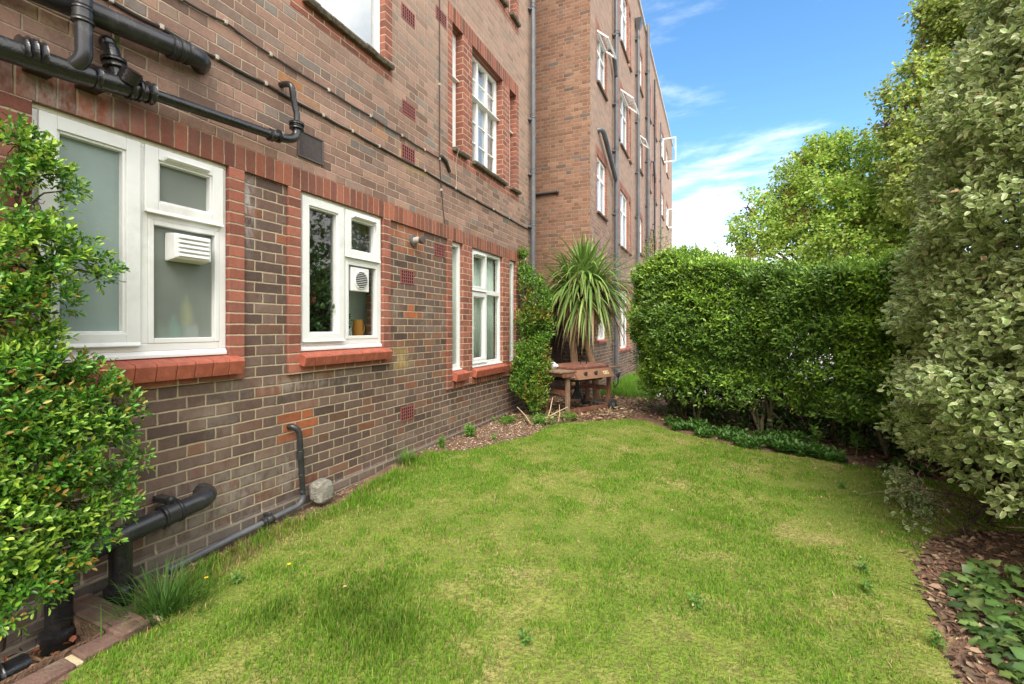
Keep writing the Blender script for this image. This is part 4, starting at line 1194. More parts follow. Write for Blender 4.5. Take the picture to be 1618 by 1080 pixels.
# ------------------------------------------------------------------ barbecue, fence, sticks
ang = math.atan2(.90, .43)
BO = Vector((-2.06, 6.70, 0))
MX = Matrix.Translation(BO) @ Matrix.Rotation(ang, 4, 'Z') @ Matrix.Diagonal((1.12, 1.0, 1.06, 1))
bq = thing('barbecue', 'rusty old wooden-framed gas barbecue on two wheels under the spiky palm', 'barbecue', BO)
def bp(mb, name, mat, **k):
    return mb.xf(MX).build(name, mat, bq, **k)
LX, DY = .96, .52
for (x, y, h) in [(0, 0, .64), (LX - .06, 0, .60), (0, DY - .06, .64), (LX - .06, DY - .06, .60)]:
    m_ = M['wood_grey'] if (x, y) == (0, 0) else M['wood_red']
    bp(MB().box(x, x + .052, y, y + .052, .0 if x == 0 else .07, h), 'leg', m_, bevel=.004)
for (nm, x) in [('side_rail', .012), ('side_rail', LX - .05)]:
    bp(MB().box(x, x + .035, .061, DY - .061, .30, .37), nm, M['wood_red'], bevel=.003)
    bp(MB().box(x, x + .035, .061, DY - .061, .56, .63), nm, M['wood_red'], bevel=.003)
bp(MB().box(.061, LX - .061, .01, .045, .03, .09), 'bottom_rail', M['wood_red'], bevel=.003)
bp(MB().box(.061, LX - .061, DY - .05, DY - .015, .30, .36), 'back_rail', M['wood_red'], bevel=.003)
# side shelves of planks
mb = MB()
for k in range(3):
    mb.box(-.20, .13, -.06 + k * .20, .128 + k * .20, .642, .668)
bp(mb, 'side_shelf', M['wood_grey'], bevel=.004)
bp(MB().box(-.14, -.10, -.04, DY, .59, .641).box(-.13, .10, -.05, -.01, .575, .641), 'shelf_bearer', M['wood_red'], bevel=.004)
mb = MB()
for k in range(3):
    mb.box(LX - .08, LX + .20, -.02 + k * .19, .158 + k * .19, .642, .668)
bp(mb, 'side_shelf', M['wood_grey'], bevel=.004)
# fire box, lid and sloping control panel
bp(MB().prism([(.13, .67), (.13, .56), (.2, .48), (.80, .48), (.87, .56), (.87, .67)], 'y', .05, DY - .02), 'fire_box', M['rubber'], bevel=.006)
lid = bp(MB().add([(.10, -.02, .672), (.88, -.02, .672), (.88, DY, .672), (.10, DY, .672), (.10, -.02, .705), (.88, -.02, .705), (.88, DY, .705), (.10, DY, .705), (.18, .06, .735), (.80, .06, .735), (.80, DY - .06, .735), (.18, DY - .06, .735)],
    [(0, 3, 2, 1), (0, 1, 5, 4), (1, 2, 6, 5), (2, 3, 7, 6), (3, 0, 4, 7), (4, 5, 9, 8), (5, 6, 10, 9), (6, 7, 11, 10), (7, 4, 8, 11), (8, 9, 10, 11)]), 'lid', M['rust'], bevel=.005)
hp = [(.36, .10, .733), (.36, .09, .765), (.37, .085, .778), (.48, .085, .778), (.49, .09, .765), (.49, .10, .733)]
MB().tube(hp, .008, 8).xf(MX).build('handle', M['rubber'], lid, smooth=True)
# panel: top edge under the lid, bottom edge kicked out towards the lawn
pt, pb = (-.03, .668), (-.135, .535)
pan = MB().add([(.10, pt[0], pt[1]), (.90, pt[0], pt[1]), (.90, pb[0], pb[1]), (.10, pb[0], pb[1]), (.10, .05, pt[1]), (.90, .05, pt[1]), (.90, .05, pb[1] - .01), (.10, .05, pb[1] - .01)],
    [(0, 3, 2, 1), (0, 1, 5, 4), (1, 2, 6, 5), (3, 7, 6, 2), (0, 4, 7, 3), (4, 5, 6, 7)]).xf(MX).build('control_panel', M['rust_orange'], bq, bevel=.004)
nv = Vector((0, -(pt[1] - pb[1]), (pb[0] - pt[0]) * -1)).normalized()
nv = Vector((0, -.785, .62)).normalized()
for x in (.28, .50):
    c0 = Vector((x, (pt[0] + pb[0]) / 2, (pt[1] + pb[1]) / 2))
    MB().tube([c0, c0 + nv * .008, c0 + nv * .009, c0 + nv * .035], [.032, .032, .022, .019], 14).box(x - .006, x + .006, c0.y + nv.y * .03 - .018, c0.y + nv.y * .03 + .018, c0.z + nv.z * .03 - .016, c0.z + nv.z * .03 + .022).xf(MX).build('knob', M['rubber'], pan, smooth=True)
c0 = Vector((.735, (pt[0] + pb[0]) / 2, (pt[1] + pb[1]) / 2))
sd_ = nv.cross(Vector((1, 0, 0)))
vs = [c0 + nv * .003 + Vector((sx * .06, 0, 0)) + sd_ * sy * .03 for sx, sy in ((-1, -1), (1, -1), (1, 1), (-1, 1))]
MB().add(vs, [(0, 1, 2, 3)]).xf(MX).build('bare_plate', M['wood_pale'], pan)
for sx in (-.028, .03):
    MB().tube([c0 + Vector((sx, 0, 0)) + nv * .002, c0 + Vector((sx, 0, 0)) + nv * .007], .010, 10).xf(MX).build('screw_hole', M['rubber'], pan)
# wheels on the right-hand legs
for y in (-.05, DY + .02):
    wh = MB().tube([(LX - .03, y - .022, .085), (LX - .03, y - .015, .085), (LX - .03, y + .015, .085), (LX - .03, y + .022, .085)], [.075, .088, .088, .075], 22).xf(MX).build('wheel', M['rubber'], bq, smooth=True)
    MB().tube([(LX - .03, y - .03, .085), (LX - .03, y + .03, .085)], .035, 14).xf(MX).build('hub', M['pipe_grey'], wh, smooth=True)
bp(MB().tube([(LX - .03, -.08, .085), (LX - .03, DY + .05, .085)], .009, 8), 'axle', M['steel'])
# regulator and hose hanging at the right end
bp(MB().tube([(LX + .12, .0, .60), (LX + .14, -.03, .56), (LX + .13, -.03, .40), (LX + .10, .02, .33), (LX + .12, .06, .42)], .011, 8).sphere((LX + .13, -.03, .53), (.03, .03, .045), 12, 8), 'gas_hose', M['rubber'], smooth=True)
bp(MB().tube([(LX + .10, -.045, .575), (LX + .17, -.055, .575)], .022, 12), 'regulator', M['steel'], smooth=True)
bp(MB().tube([(.02, -.03, .56), (.10, -.05, .57)], .009, 8), 'gas_pipe', M['steel'], smooth=True)
bp(MB().lathe((.62, .42, .16), [(.10, 0), (.09, .03), (.045, .12), (.03, .2), (.03, .32)], 16), 'burner_stand', M['rubber'], smooth=True)
# crumpled bag on the left shelf
me = MB().sphere((0, 0, 0), 1, 20, 12)
V = np.array(me.v); nn = vnoise(V, .5, 2) + vnoise(V, .2, 3) * .5
V = V * (.45 + nn * .7)[:, None] * np.array([.09, .13, .065])
me.v = [tuple(v) for v in V]
o = me.xf(MX @ Matrix.Translation((.02, .40, .715))).build('plastic_bag', M['bag'])
tag(o, 'crumpled white plastic bag lying on the left shelf of the barbecue', 'plastic bag')

# arched dark fence panel in the passage between the buildings
fn = thing('fence_panel', 'dark brown arched trellis-topped fence panel closing the passage behind the leafy climber', 'fence', (-3.55, 8.7, 0))
fx0, fx1, fy = -4.33, -2.84, 8.72
arch = lambda x, lo, hi: lo + (hi - lo) * math.cos(math.pi * .5 * min(1, abs((x - (fx0 + fx1) / 2) / ((fx1 - fx0) / 2)))) ** .8
mb = MB()
z = .06
while z < 1.30:
    mb.box(fx0 + .04, fx1 - .04, fy - .012 + (.008 if int(z * 100) % 2 else 0), fy + .006, z, z + .115)
    z += .125
mb.build('board_panel', M['wood_fence'], fn, bevel=.004)
N_ = 24
mb = MB()
for (lo, hi, th) in [(1.44, 1.86, .05), (1.18, 1.50, .045)]:
    for i in range(N_):
        xa = fx0 + (fx1 - fx0) * i / N_; xb_ = fx0 + (fx1 - fx0) * (i + 1) / N_
        za, zb_ = arch(xa, lo, hi), arch(xb_, lo, hi)
        mb.add([(xa, fy - .03, za - th), (xb_, fy - .03, zb_ - th), (xb_, fy - .03, zb_), (xa, fy - .03, za), (xa, fy + .03, za - th), (xb_, fy + .03, zb_ - th), (xb_, fy + .03, zb_), (xa, fy + .03, za)],
               [(0, 1, 2, 3), (5, 4, 7, 6), (3, 2, 6, 7), (4, 5, 1, 0)])
mb.build('arched_rail', M['wood_fence'], fn)
mb = MB()
for i in range(-4, 30):
    for s_ in (-1, 1):
        xa = fx0 + i * .085
        pts_ = []
        for k in range(12):
            xx = xa + s_ * k * .035; zz = 1.12 + k * .075
            if fx0 + .02 < xx < fx1 - .02 and arch(xx, 1.18, 1.50) - .01 < zz < arch(xx, 1.44, 1.86) - .02:
                pts_.append((xx, fy + s_ * .009, zz))
        if len(pts_) > 1:
            mb.tube(pts_, .011, 4)
mb.build('trellis', M['bark'], fn)
for xx in (fx0, fx1):
    MB().box(xx - .04, xx + .04, fy - .04, fy + .04, -.1, 1.46).build('post', M['wood_fence'], fn, bevel=.005)

# dry canes leaning at the foot of the climber
for k, (px0, py0, px1, py1, x_, dx_) in enumerate([(800, 633, 830, 666, 0, 0), (0, 0, 0, 0, 0, 0), (0, 0, 0, 0, 0, 0), (0, 0, 0, 0, 0, 0)]):
    spec = [((-2.36, 5.95, .0), (-2.52, 5.82, .26)), ((-2.22, 6.18, .0), (-2.18, 6.35, .34)), ((-2.30, 6.1, .02), (-1.98, 6.45, .20)), ((-2.06, 6.25, -.01), (-2.05, 6.26, .26))][k]
    a_, c_ = Vector(spec[0]), Vector(spec[1])
    mid = a_.lerp(c_, .5) + Vector((.01, .01, .01))
    o = MB().tube([a_, mid, c_], [.0075, .007, .005], 7).build('dead_cane', M['wood_pale'], smooth=True)
    tag(o, ['dry pale cane leaning left against the wall foot below the climber', 'dry cane slanting up behind the others beside the climber', 'long dry cane lying at a low slant towards the barbecue', 'short dry cane standing upright nearest the barbecue leg'][k], 'cane', 'dry canes stuck in the bed')

# far house roof over the hedge
hp_ = at(1166, 414, 46)
hs_ = thing('distant_house', 'grey-roofed low house just showing over the hedge far behind', 'house', (hp_.x, hp_.y, 0))
hz = hp_.z
MB().box(hp_.x - 5, hp_.x + 9, hp_.y, hp_.y + 9, 0, hz - .9).build('wall', M['render'], hs_)
MB().prism([(hp_.y - .4, hz - .9), (hp_.y + 9.4, hz - .9), (hp_.y + 6.5, hz + .12), (hp_.y + 2.5, hz + .12)], 'x', hp_.x - 5.4, hp_.x + 9.4).build('roof', M['roof_felt'], hs_)
for k in range(4):
    f_ = MB().frame(hp_.x - 1, hp_.x - .9, 0, 1, 0, 1, .1)
    f_ = MB().box(hp_.x - 4 + k * 3.2, hp_.x - 2.6 + k * 3.2, hp_.y - .03, hp_.y + .02, 1.0, 2.3).build('window', M['timber_white'], hs_)
    MB().box(hp_.x - 3.9 + k * 3.2, hp_.x - 2.7 + k * 3.2, hp_.y - .045, hp_.y - .02, 1.1, 2.2).build('pane', M['dark'], f_)
# ------------------------------------------------------------------ vegetation
def branchy(mb, base, tips, r0, r1, sag=.0, wob=.04):
    base = Vector(base)
    for t in tips:
        t = Vector(t)
        pts = []
        n = 6
        for i in range(n + 1):
            f = i / n
            p = base.lerp(t, f)
            p.z += sag * math.sin(math.pi * f)
            if 0 < i < n:
                p += Vector((random.gauss(0, wob), random.gauss(0, wob), random.gauss(0, wob * .5)))
            pts.append(p)
        mb.tube(pts, [r0 + (r1 - r0) * i / n for i in range(n + 1)], 7)

# --- near shrub on the wall at the left (firethorn)
ls = thing('wall_shrub', 'large bright green firethorn shrub growing up the wall at the left edge', 'shrub', (-2.8, .95, 0))
bl = []
for (px, py, r, x_) in [(5, 255, .11, -2.76), (40, 240, .07, -2.78), (60, 330, .09, -2.72), (20, 350, .12, -2.74), (100, 300, .05, -2.74), (30, 420, .13, -2.72), (90, 395, .10, -2.68), (130, 405, .075, -2.68), (160, 432, .05, -2.68), (70, 470, .10, -2.7),
                        (15, 500, .14, -2.72), (60, 540, .07, -2.72), (30, 600, .14, -2.68), (90, 590, .10, -2.66), (140, 610, .10, -2.66), (60, 660, .16, -2.64), (130, 665, .12, -2.62), (185, 640, .07, -2.64), (200, 670, .06, -2.64), (170, 690, .06, -2.64),
                        (20, 730, .15, -2.64), (90, 740, .13, -2.62), (150, 740, .07, -2.62), (185, 765, .05, -2.62), (40, 810, .13, -2.62), (110, 800, .09, -2.62), (150, 815, .05, -2.62), (15, 880, .13, -2.62), (65, 870, .09, -2.62), (100, 850, .06, -2.62), (60, 920, .09, -2.58), (20, 965, .07, -2.58), (105, 890, .06, -2.58), (150, 850, .06, -2.6), (185, 800, .06, -2.6), (210, 730, .05, -2.62), (30, 230, .09, -2.76), (80, 275, .07, -2.74), (30, 920, .07, -2.6), (-60, 400, .2, -2.7), (-70, 650, .25, -2.66), (-60, 850, .2, -2.62)]:
    bl.append((tuple(onx(px, py, x_)), (r * .8, r, r)))
A, N = blob_points(bl, 6400, .34, .5)
ok_ = vnoise(A, .10, 23) * .65 + vnoise(A, .05, 24) * .35 > .415 + .05 * (A[:, 2] > 1.45)
A, N = A[ok_], N[ok_]
T = unit(N * .7 + rand_dir(len(A)) * .5 + np.array([.1, .25, .5]))
P, D, U = sprigs(A, T, 6, .010)
nz = np.tile(vnoise(A, .16, 21), 6)
col = palette(len(P), [(.06, .18, .02), (.10, .275, .03), (.17, .37, .04), (.27, .46, .06)], [.25, .33, .27, .15])
tipj = np.repeat(np.arange(6) >= 4, len(A))
red = (nz > .62) & tipj & (rng.random(len(P)) < .38)
col[red] = palette(red.sum(), [(.36, .25, .04), (.34, .18, .035), (.38, .32, .05)])
new = tipj & ~red & (nz < .5)
col[new] = palette(new.sum(), [(.30, .48, .05), (.38, .54, .07)])
foliage('foliage', M['leaf_gloss'], ls, P, D, U, rng.uniform(.020, .036, len(P)), rng.uniform(.010, .0165, len(P)), col, shape=(.45, .8, .75))
mb = MB()
b0_ = Vector((-2.86, .90, -.05))
fork = onx(75, 440, -2.80); top_ = onx(35, 330, -2.78)
mb.tube([b0_, onx(20, 800, -2.8), onx(25, 600, -2.8), onx(70, 520, -2.8)], [.022, .02, .018, .015], 9)
mb.tube([onx(70, 520, -2.8), fork, onx(45, 370, -2.8), top_], [.015, .013, .011, .006], 9)
mb.tube([onx(-40, 560, -2.8), onx(30, 470, -2.76), onx(68, 448, -2.75), onx(90, 415, -2.72)], [.015, .011, .008, .005], 8)
for q_, _r in bl:
    nr = min([onx(20, 800, -2.8), onx(25, 600, -2.8), onx(70, 520, -2.8), fork, top_], key=lambda p: (p - Vector(q_)).length)
    branchy(mb, nr, [q_], .006, .0025, .02, .012)
    for _ in range(3):
        branchy(mb, q_, [Vector(q_) + Vector((random.gauss(0, 1), random.gauss(0, 1), random.gauss(0, 1))) * _r[1] * .6], .0025, .001, 0, .006)
mb.build('stems', M['twig'], ls, smooth=True)

# --- climber at the corner (firethorn)
cs = thing('climbing_shrub', 'bushy green and rusty-tipped climber against the wall corner beside the barbecue', 'shrub', (-2.75, 7.0, 0))
bl = []
for (px, py, r, t) in [(826, 405, .09, 7.5), (828, 430, .12, 7.4), (838, 455, .24, 7.35), (845, 485, .27, 7.3), (838, 515, .30, 7.25), (850, 525, .22, 7.2), (840, 550, .30, 7.2), (833, 580, .32, 7.1), (848, 595, .24, 7.1), (832, 610, .28, 7.0), (845, 628, .22, 6.95), (858, 470, .12, 7.3), (862, 515, .10, 7.2), (862, 580, .10, 7.1), (822, 560, .2, 7.1)]:
    bl.append((tuple(at(px, py, t)), (r * .9, r, r)))
A, N = blob_points(bl, 3800, .34, .5)
A = A[vnoise(A, .22, 33) > .36]; N = A * 0 + np.array([.5, -.5, .2])
T = unit(N * .7 + rand_dir(len(A)) * .5 + np.array([0, 0, .45]))
P, D, U = sprigs(A, T, 5, .024)
nz = np.tile(vnoise(A, .3, 8), 5)
col = palette(len(P), [(.08, .18, .025), (.13, .26, .03), (.21, .36, .04)], [.35, .4, .25])
tipj = np.repeat(np.arange(5) >= 3, len(A))
red = (nz > .58) & tipj & (rng.random(len(P)) < .5)
col[red] = palette(red.sum(), [(.36, .24, .04), (.34, .15, .03), (.36, .30, .05)])
foliage('foliage', M['leaf_gloss'], cs, P, D, U, rng.uniform(.034, .06, len(P)), rng.uniform(.016, .026, len(P)), col, shape=(.45, .8, .75))
mb = MB()
branchy(mb, (-2.82, 7.0, 0), [b_[0] for b_ in bl], .014, .004, .1, .03)
mb.build('stems', M['twig'], cs, smooth=True)

# --- hedge
hg = thing('hedge', 'tall clipped dark green hedge across the far end of the lawn', 'hedge', (.5, 6.9, 0))
HP = [Vector((-1.02, 7.30)), Vector((-.2, 6.72)), (Vector((.75, 6.12))), Vector((1.9, 5.45)), Vector((3.4, 4.6))]
HN = Vector((.50, .866))       # away from the camera
HD = 1.35
def hedge_front(s_):
    """point along the front line, s in 0..1, with its distance"""
    d = [0]
    for i in range(len(HP) - 1): d.append(d[-1] + (HP[i + 1] - HP[i]).length)
    L_ = d[-1]
    out = np.empty((len(s_), 2)); t = s_ * L_
    for i in range(len(HP) - 1):
        k = (t >= d[i]) & (t <= d[i + 1] + 1e-6)
        f = ((t[k] - d[i]) / (d[i + 1] - d[i]))[:, None]
        out[k] = np.array(HP[i])[None] * (1 - f) + np.array(HP[i + 1])[None] * f
    return out, L_
def htop(s_):
    return 2.27 + .13 * np.exp(-((s_ - .15) / .09) ** 2) - .05 * np.exp(-((s_ - .33) / .05) ** 2) - .26 * np.clip(s_ * 1.5, 0, 1) - .32 * np.clip(1 - s_ / .10, 0, 1) ** 2 + .05 * np.sin(s_ * 23) + .05 * np.sin(s_ * 51 + 1) - .10 * np.clip((s_ - .2) * 6, 0, 1)
n = 36000
s_ = rng.random(n); h_ = rng.random(n) ** .85; face = rng.random(n)
base, HL = hedge_front(s_)
zt = htop(s_)
P0 = np.empty((n, 3)); N0 = np.empty((n, 3))
nn2 = np.array([HN.x, HN.y])
dep = np.abs(rng.normal(scale=.13, size=n))
# front
z0h = .16 + .30 * vnoise(np.stack([s_ * HL, s_ * 0, s_ * 0], 1), .5, 31) - .22 * (s_ > .82)
bul = .16 * np.sin(np.pi * np.clip(h_, 0, 1)) + .10 * h_
fr = face < .62
zz = z0h + (zt - z0h) * h_
lump = (vnoise(np.stack([base[:, 0], base[:, 1], zz], 1), .45, 13) - .5) * .46 + (vnoise(np.stack([base[:, 0], base[:, 1], zz], 1), .17, 14) - .5) * .20
off = -bul - lump + dep - .24 * np.exp(-((s_ - .15) / .10) ** 2) + .10 * np.exp(-((s_ - .34) / .06) ** 2)
P0[:, :2] = base + nn2 * off[:, None]; P0[:, 2] = zz
N0[:] = [-HN.x, -HN.y, .25]
# top
tp = (face >= .62) & (face < .86)
dd = rng.random(n) * HD
P0[tp, :2] = (base + nn2 * (dd - .1)[:, None])[tp]
P0[tp, 2] = (zt + lump * .55 - dep * .8 - .10 * (dd / HD - .5) ** 2)[tp]
N0[tp] = [-.12, -.2, 1]
# left end
le = (face >= .86) & (face < .93)
ed = np.array(HP[0])
ed_out = np.array([-HN.y, HN.x]); ed_out = -ed_out if ed_out[0] > 0 else ed_out
P0[le, :2] = (ed + nn2 * dd[:, None] + ed_out * (.22 * np.sin(np.pi * h_) - .30 * h_ ** 2 + lump * .8 - dep)[:, None])[le]
N0[le] = [ed_out[0], ed_out[1], .3]
# back
bk = face >= .93
P0[bk, :2] = (base + nn2 * (HD + .1 - dep)[:, None])[bk]
N0[bk] = [HN.x, HN.y, .3]
# thin place low in the middle where the paving shows through
sx_ = s_ * HL
hole = np.exp(-((sx_ - 2.25) / .55) ** 2 - ((P0[:, 2] - .92) / .30) ** 2)
keep = rng.random(n) > hole * .80
low_gap = (fr | le) & (P0[:, 2] < .60) & (s_ < .40) & (rng.random(n) < .75)
keep &= ~low_gap
P0, N0, hh = P0[keep], N0[keep], hole[keep]
T = unit(N0 * .75 + rand_dir(len(P0)) * .55 + np.array([0, 0, .35]))
P, D, U = sprigs(P0, T, 6, .021)
cl_ = np.tile(vnoise(P0, .35, 17), 6)
col = palette(len(P), [(.11, .21, .04), (.165, .295, .05), (.235, .38, .065)], [.33, .4, .27])
tipj = np.repeat(np.arange(6) >= 4, len(P0))
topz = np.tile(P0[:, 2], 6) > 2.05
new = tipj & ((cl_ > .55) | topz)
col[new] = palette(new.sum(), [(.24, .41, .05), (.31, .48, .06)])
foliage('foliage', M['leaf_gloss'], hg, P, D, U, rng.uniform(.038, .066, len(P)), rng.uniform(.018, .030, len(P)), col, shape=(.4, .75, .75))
# inner leaves and twigs
m_ = 13000
s2 = rng.random(m_); b2, _ = hedge_front(s2)
zi = .04 + (htop(s2) - .2) * rng.random(m_) ** 1.25
pi_ = np.concatenate([b2 + nn2 * (rng.random(m_) ** .6 * (HD - .2) + .15)[:, None], zi[:, None]], 1)
hole = np.exp(-((s2 * HL - 2.25) / .55) ** 2 - ((zi - .92) / .30) ** 2)
pi_ = pi_[rng.random(m_) > hole * .9]
P, D, U = sprigs(pi_, rand_dir(len(pi_)), 5, .035)
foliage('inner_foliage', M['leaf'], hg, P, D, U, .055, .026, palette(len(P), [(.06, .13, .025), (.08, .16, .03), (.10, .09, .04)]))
mb = MB()
for k in range(15):
    f = (k + .5 + random.uniform(-.3, .3)) / 15
    q_, _ = hedge_front(np.array([f]))
    bx = Vector((q_[0][0] + HN.x * random.uniform(.12, .8), q_[0][1] + HN.y * random.uniform(.12, .8), -.03))
    tips = [bx + Vector((random.gauss(0, .25), random.gauss(0, .25), random.uniform(1.0, 1.9))) for _ in range(3)]
    branchy(mb, bx, tips, random.uniform(.014, .030), .006, 0, .05)
mb.build('stems', M['bark_green'], hg, smooth=True)
mb = MB()
for k in range(150):
    f = random.random(); q_, _ = hedge_front(np.array([f]))
    o_ = random.uniform(.05, .9)
    p_ = Vector((q_[0][0] + HN.x * o_, q_[0][1] + HN.y * o_, random.uniform(.15, 1.3)))
    branchy(mb, p_, [p_ + Vector((random.gauss(0, .22), random.gauss(0, .22), random.uniform(-.05, .35)))], .005, .002, 0, .02)
mb.build('twigs', M['twig'], hg)['kind'] = 'stuff'
# wispy shoots on the hedge top
A = []
for (px, n_) in [(1018, 5), (1030, 6), (1042, 6), (1052, 5), (1075, 2), (1085, 3), (1130, 2), (1134, 3)]:
    for k in range(n_):
        q_ = at(px + random.uniform(-6, 6), 412, 7.6)
        hgt = random.uniform(.15, .5) * (1.25 if px < 1060 else .8)
        for j in range(9):
            A.append((q_.x + random.gauss(0, .012) + j * .004, q_.y, q_.z - .1 + (hgt + .1) * j / 9))
A = np.array(A)
T = unit(rand_dir(len(A)) * .6 + np.array([0, 0, .5]))
P, D, U = sprigs(A, T, 3, .012)
foliage('top_shoots', M['leaf_tree'], hg, P, D, U, .040, .017, palette(len(P), [(.18, .26, .04), (.25, .32, .06)]))

# --- variegated shrub at the right
vs_ = thing('variegated_shrub', 'tall rounded shrub with cream-edged leaves filling the right side', 'shrub', (2.55, 3.75, 0))
VC = np.array([2.58, 3.78])
prof_z = np.array([.28, .55, .9, 1.5, 2.1, 2.6, 3.0, 3.45, 4.0, 4.5, 4.8]); prof_r = np.array([1.08, 1.32, 1.40, 1.37, 1.29, 1.20, 1.13, 1.02, .80, .48, .15])
n = 46000
zz = .36 + rng.random(n) ** 1.1 * 4.4
az = rng.uniform(0, 2 * np.pi, n)
toc = np.abs(((az - math.atan2(-VC[1], -VC[0])) + np.pi) % (2 * np.pi) - np.pi)
k_ = rng.random(n) < np.where(toc < 2.0, 1.0, .45)
zz, az = zz[k_], az[k_]
n = len(zz)
rr = np.interp(zz, prof_z, prof_r)
cyl = np.stack([np.cos(az) * rr, np.sin(az) * rr, zz], 1)
lump = (vnoise(cyl, .55, 41) - .5) * .46 + (vnoise(cyl, .20, 42) - .5) * .26
rad = np.maximum(.1, rr + lump - np.abs(rng.normal(scale=.17, size=n)))
dens = vnoise(cyl, .30, 44)
keep = rng.random(n) < np.clip(.45 + (dens - .25) * 2.2, .3, 1) * np.clip(.25 + (zz - .4) * 1.2, .25, 1)
P0 = np.stack([VC[0] + np.cos(az) * rad, VC[1] + np.sin(az) * rad, zz + .35 * 0], 1)[keep]
N0 = np.stack([np.cos(az), np.sin(az), .1 + 0 * az], 1)[keep]
T = unit(N0 * .8 + rand_dir(len(P0)) * .6 + np.array([0, 0, .15]))
P, D, U = sprigs(P0, T, 5, .022)
U = unit(U + rng.normal(scale=.45, size=U.shape))
col = palette(len(P), [(.21, .32, .08), (.30, .42, .12), (.42, .52, .19)], [.3, .4, .3])
odd = rng.random(len(P)) < .004
col[odd] = palette(odd.sum(), [(.40, .18, .07)])
foliage('foliage', M['leaf_var'], vs_, P, D, U, rng.uniform(.024, .055, len(P)), rng.uniform(.015, .032, len(P)), col, fold=.16, droop=.22, shape=(.28, .72, .9))
m_ = 2600
a2 = rng.uniform(0, 2 * np.pi, m_); z2 = rng.uniform(.5, 4.4, m_); r2 = np.sqrt(rng.random(m_)) * np.interp(z2, prof_z, prof_r) * .85
P, D, U = sprigs(np.stack([VC[0] + np.cos(a2) * r2, VC[1] + np.sin(a2) * r2, z2], 1), rand_dir(m_), 4, .04)
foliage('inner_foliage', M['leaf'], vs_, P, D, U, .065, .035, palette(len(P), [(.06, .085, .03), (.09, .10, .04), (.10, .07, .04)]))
mb = MB()
tb_ = Vector((2.6, 3.85, -.05))
for k in range(16):
    a = random.uniform(0, 6.28)
    t_ = Vector((VC[0] + math.cos(a) * random.uniform(.4, 1.2), VC[1] + math.sin(a) * random.uniform(.4, 1.2), random.uniform(.5, 4.0)))
    branchy(mb, tb_ + Vector((0, 0, random.uniform(.1, .5))), [t_], .028, .006, .05, .05)
mb.tube([tb_, tb_ + Vector((.02, .02, .5)), tb_ + Vector((.0, -.05, 2.0)), tb_ + Vector((.05, 0, 3.9))], [.08, .065, .05, .015], 10)
mb.build('trunk', M['bark'], vs_, smooth=True)
mb = MB()
# bare low branches sweeping over the litter
for (pts_) in [[(1640, 830), (1560, 795), (1500, 780), (1455, 772)], [(1640, 815), (1590, 800), (1545, 805), (1500, 800)], [(1580, 800), (1560, 830), (1568, 862)], [(1560, 795), (1540, 820), (1520, 838), (1490, 842)]]:
    p3 = [at(px, py, 3.25 - .15 * i) for i, (px, py) in enumerate(pts_)]
    mb = MB().tube(p3, [.014, .010, .007, .004][:len(p3)], 7)
    for q_ in p3[1:]:
        for _ in range(4):
            branchy(mb, q_, [q_ + Vector((random.gauss(-.05, .14), random.gauss(0, .14), random.gauss(.05, .10)))], .004, .0015, 0, .015)
    mb.build('low_branch', M['twig'], vs_, smooth=True)
mb = MB()
for k in range(60):
    a = random.uniform(2.6, 5.6); r_ = random.uniform(.5, 1.2); z_ = random.uniform(.35, 1.5)
    q_ = Vector((VC[0] + math.cos(a) * r_, VC[1] + math.sin(a) * r_, z_))
    branchy(mb, q_, [q_ + Vector((math.cos(a) * .25 + random.gauss(0, .12), math.sin(a) * .25 + random.gauss(0, .12), random.gauss(0, .12)))], .006, .002, 0, .02)
mb.build('twigs', M['twig'], vs_, smooth=True)['kind'] = 'stuff'
# drooping spray at the lower left of the shrub
A = []
for (px, py, t) in [(1425, 745, 3.5), (1440, 770, 3.4), (1455, 790, 3.35), (1430, 800, 3.4), (1465, 815, 3.2), (1445, 830, 3.25), (1430, 850, 3.2), (1475, 850, 3.1), (1420, 770, 3.5)]:
    for k in range(16):
        A.append(at(px + random.gauss(0, 12), py + random.gauss(0, 12), t + random.gauss(0, .08)))
A = np.array([tuple(a) for a in A])
P, D, U = sprigs(A, unit(rand_dir(len(A)) + np.array([-.4, 0, -.4])), 4, .02)
foliage('drooping_foliage', M['leaf_var'], vs_, P, D, U, rng.uniform(.03, .055, len(P)), .03, palette(len(P), [(.17, .26, .08), (.25, .34, .12)]))

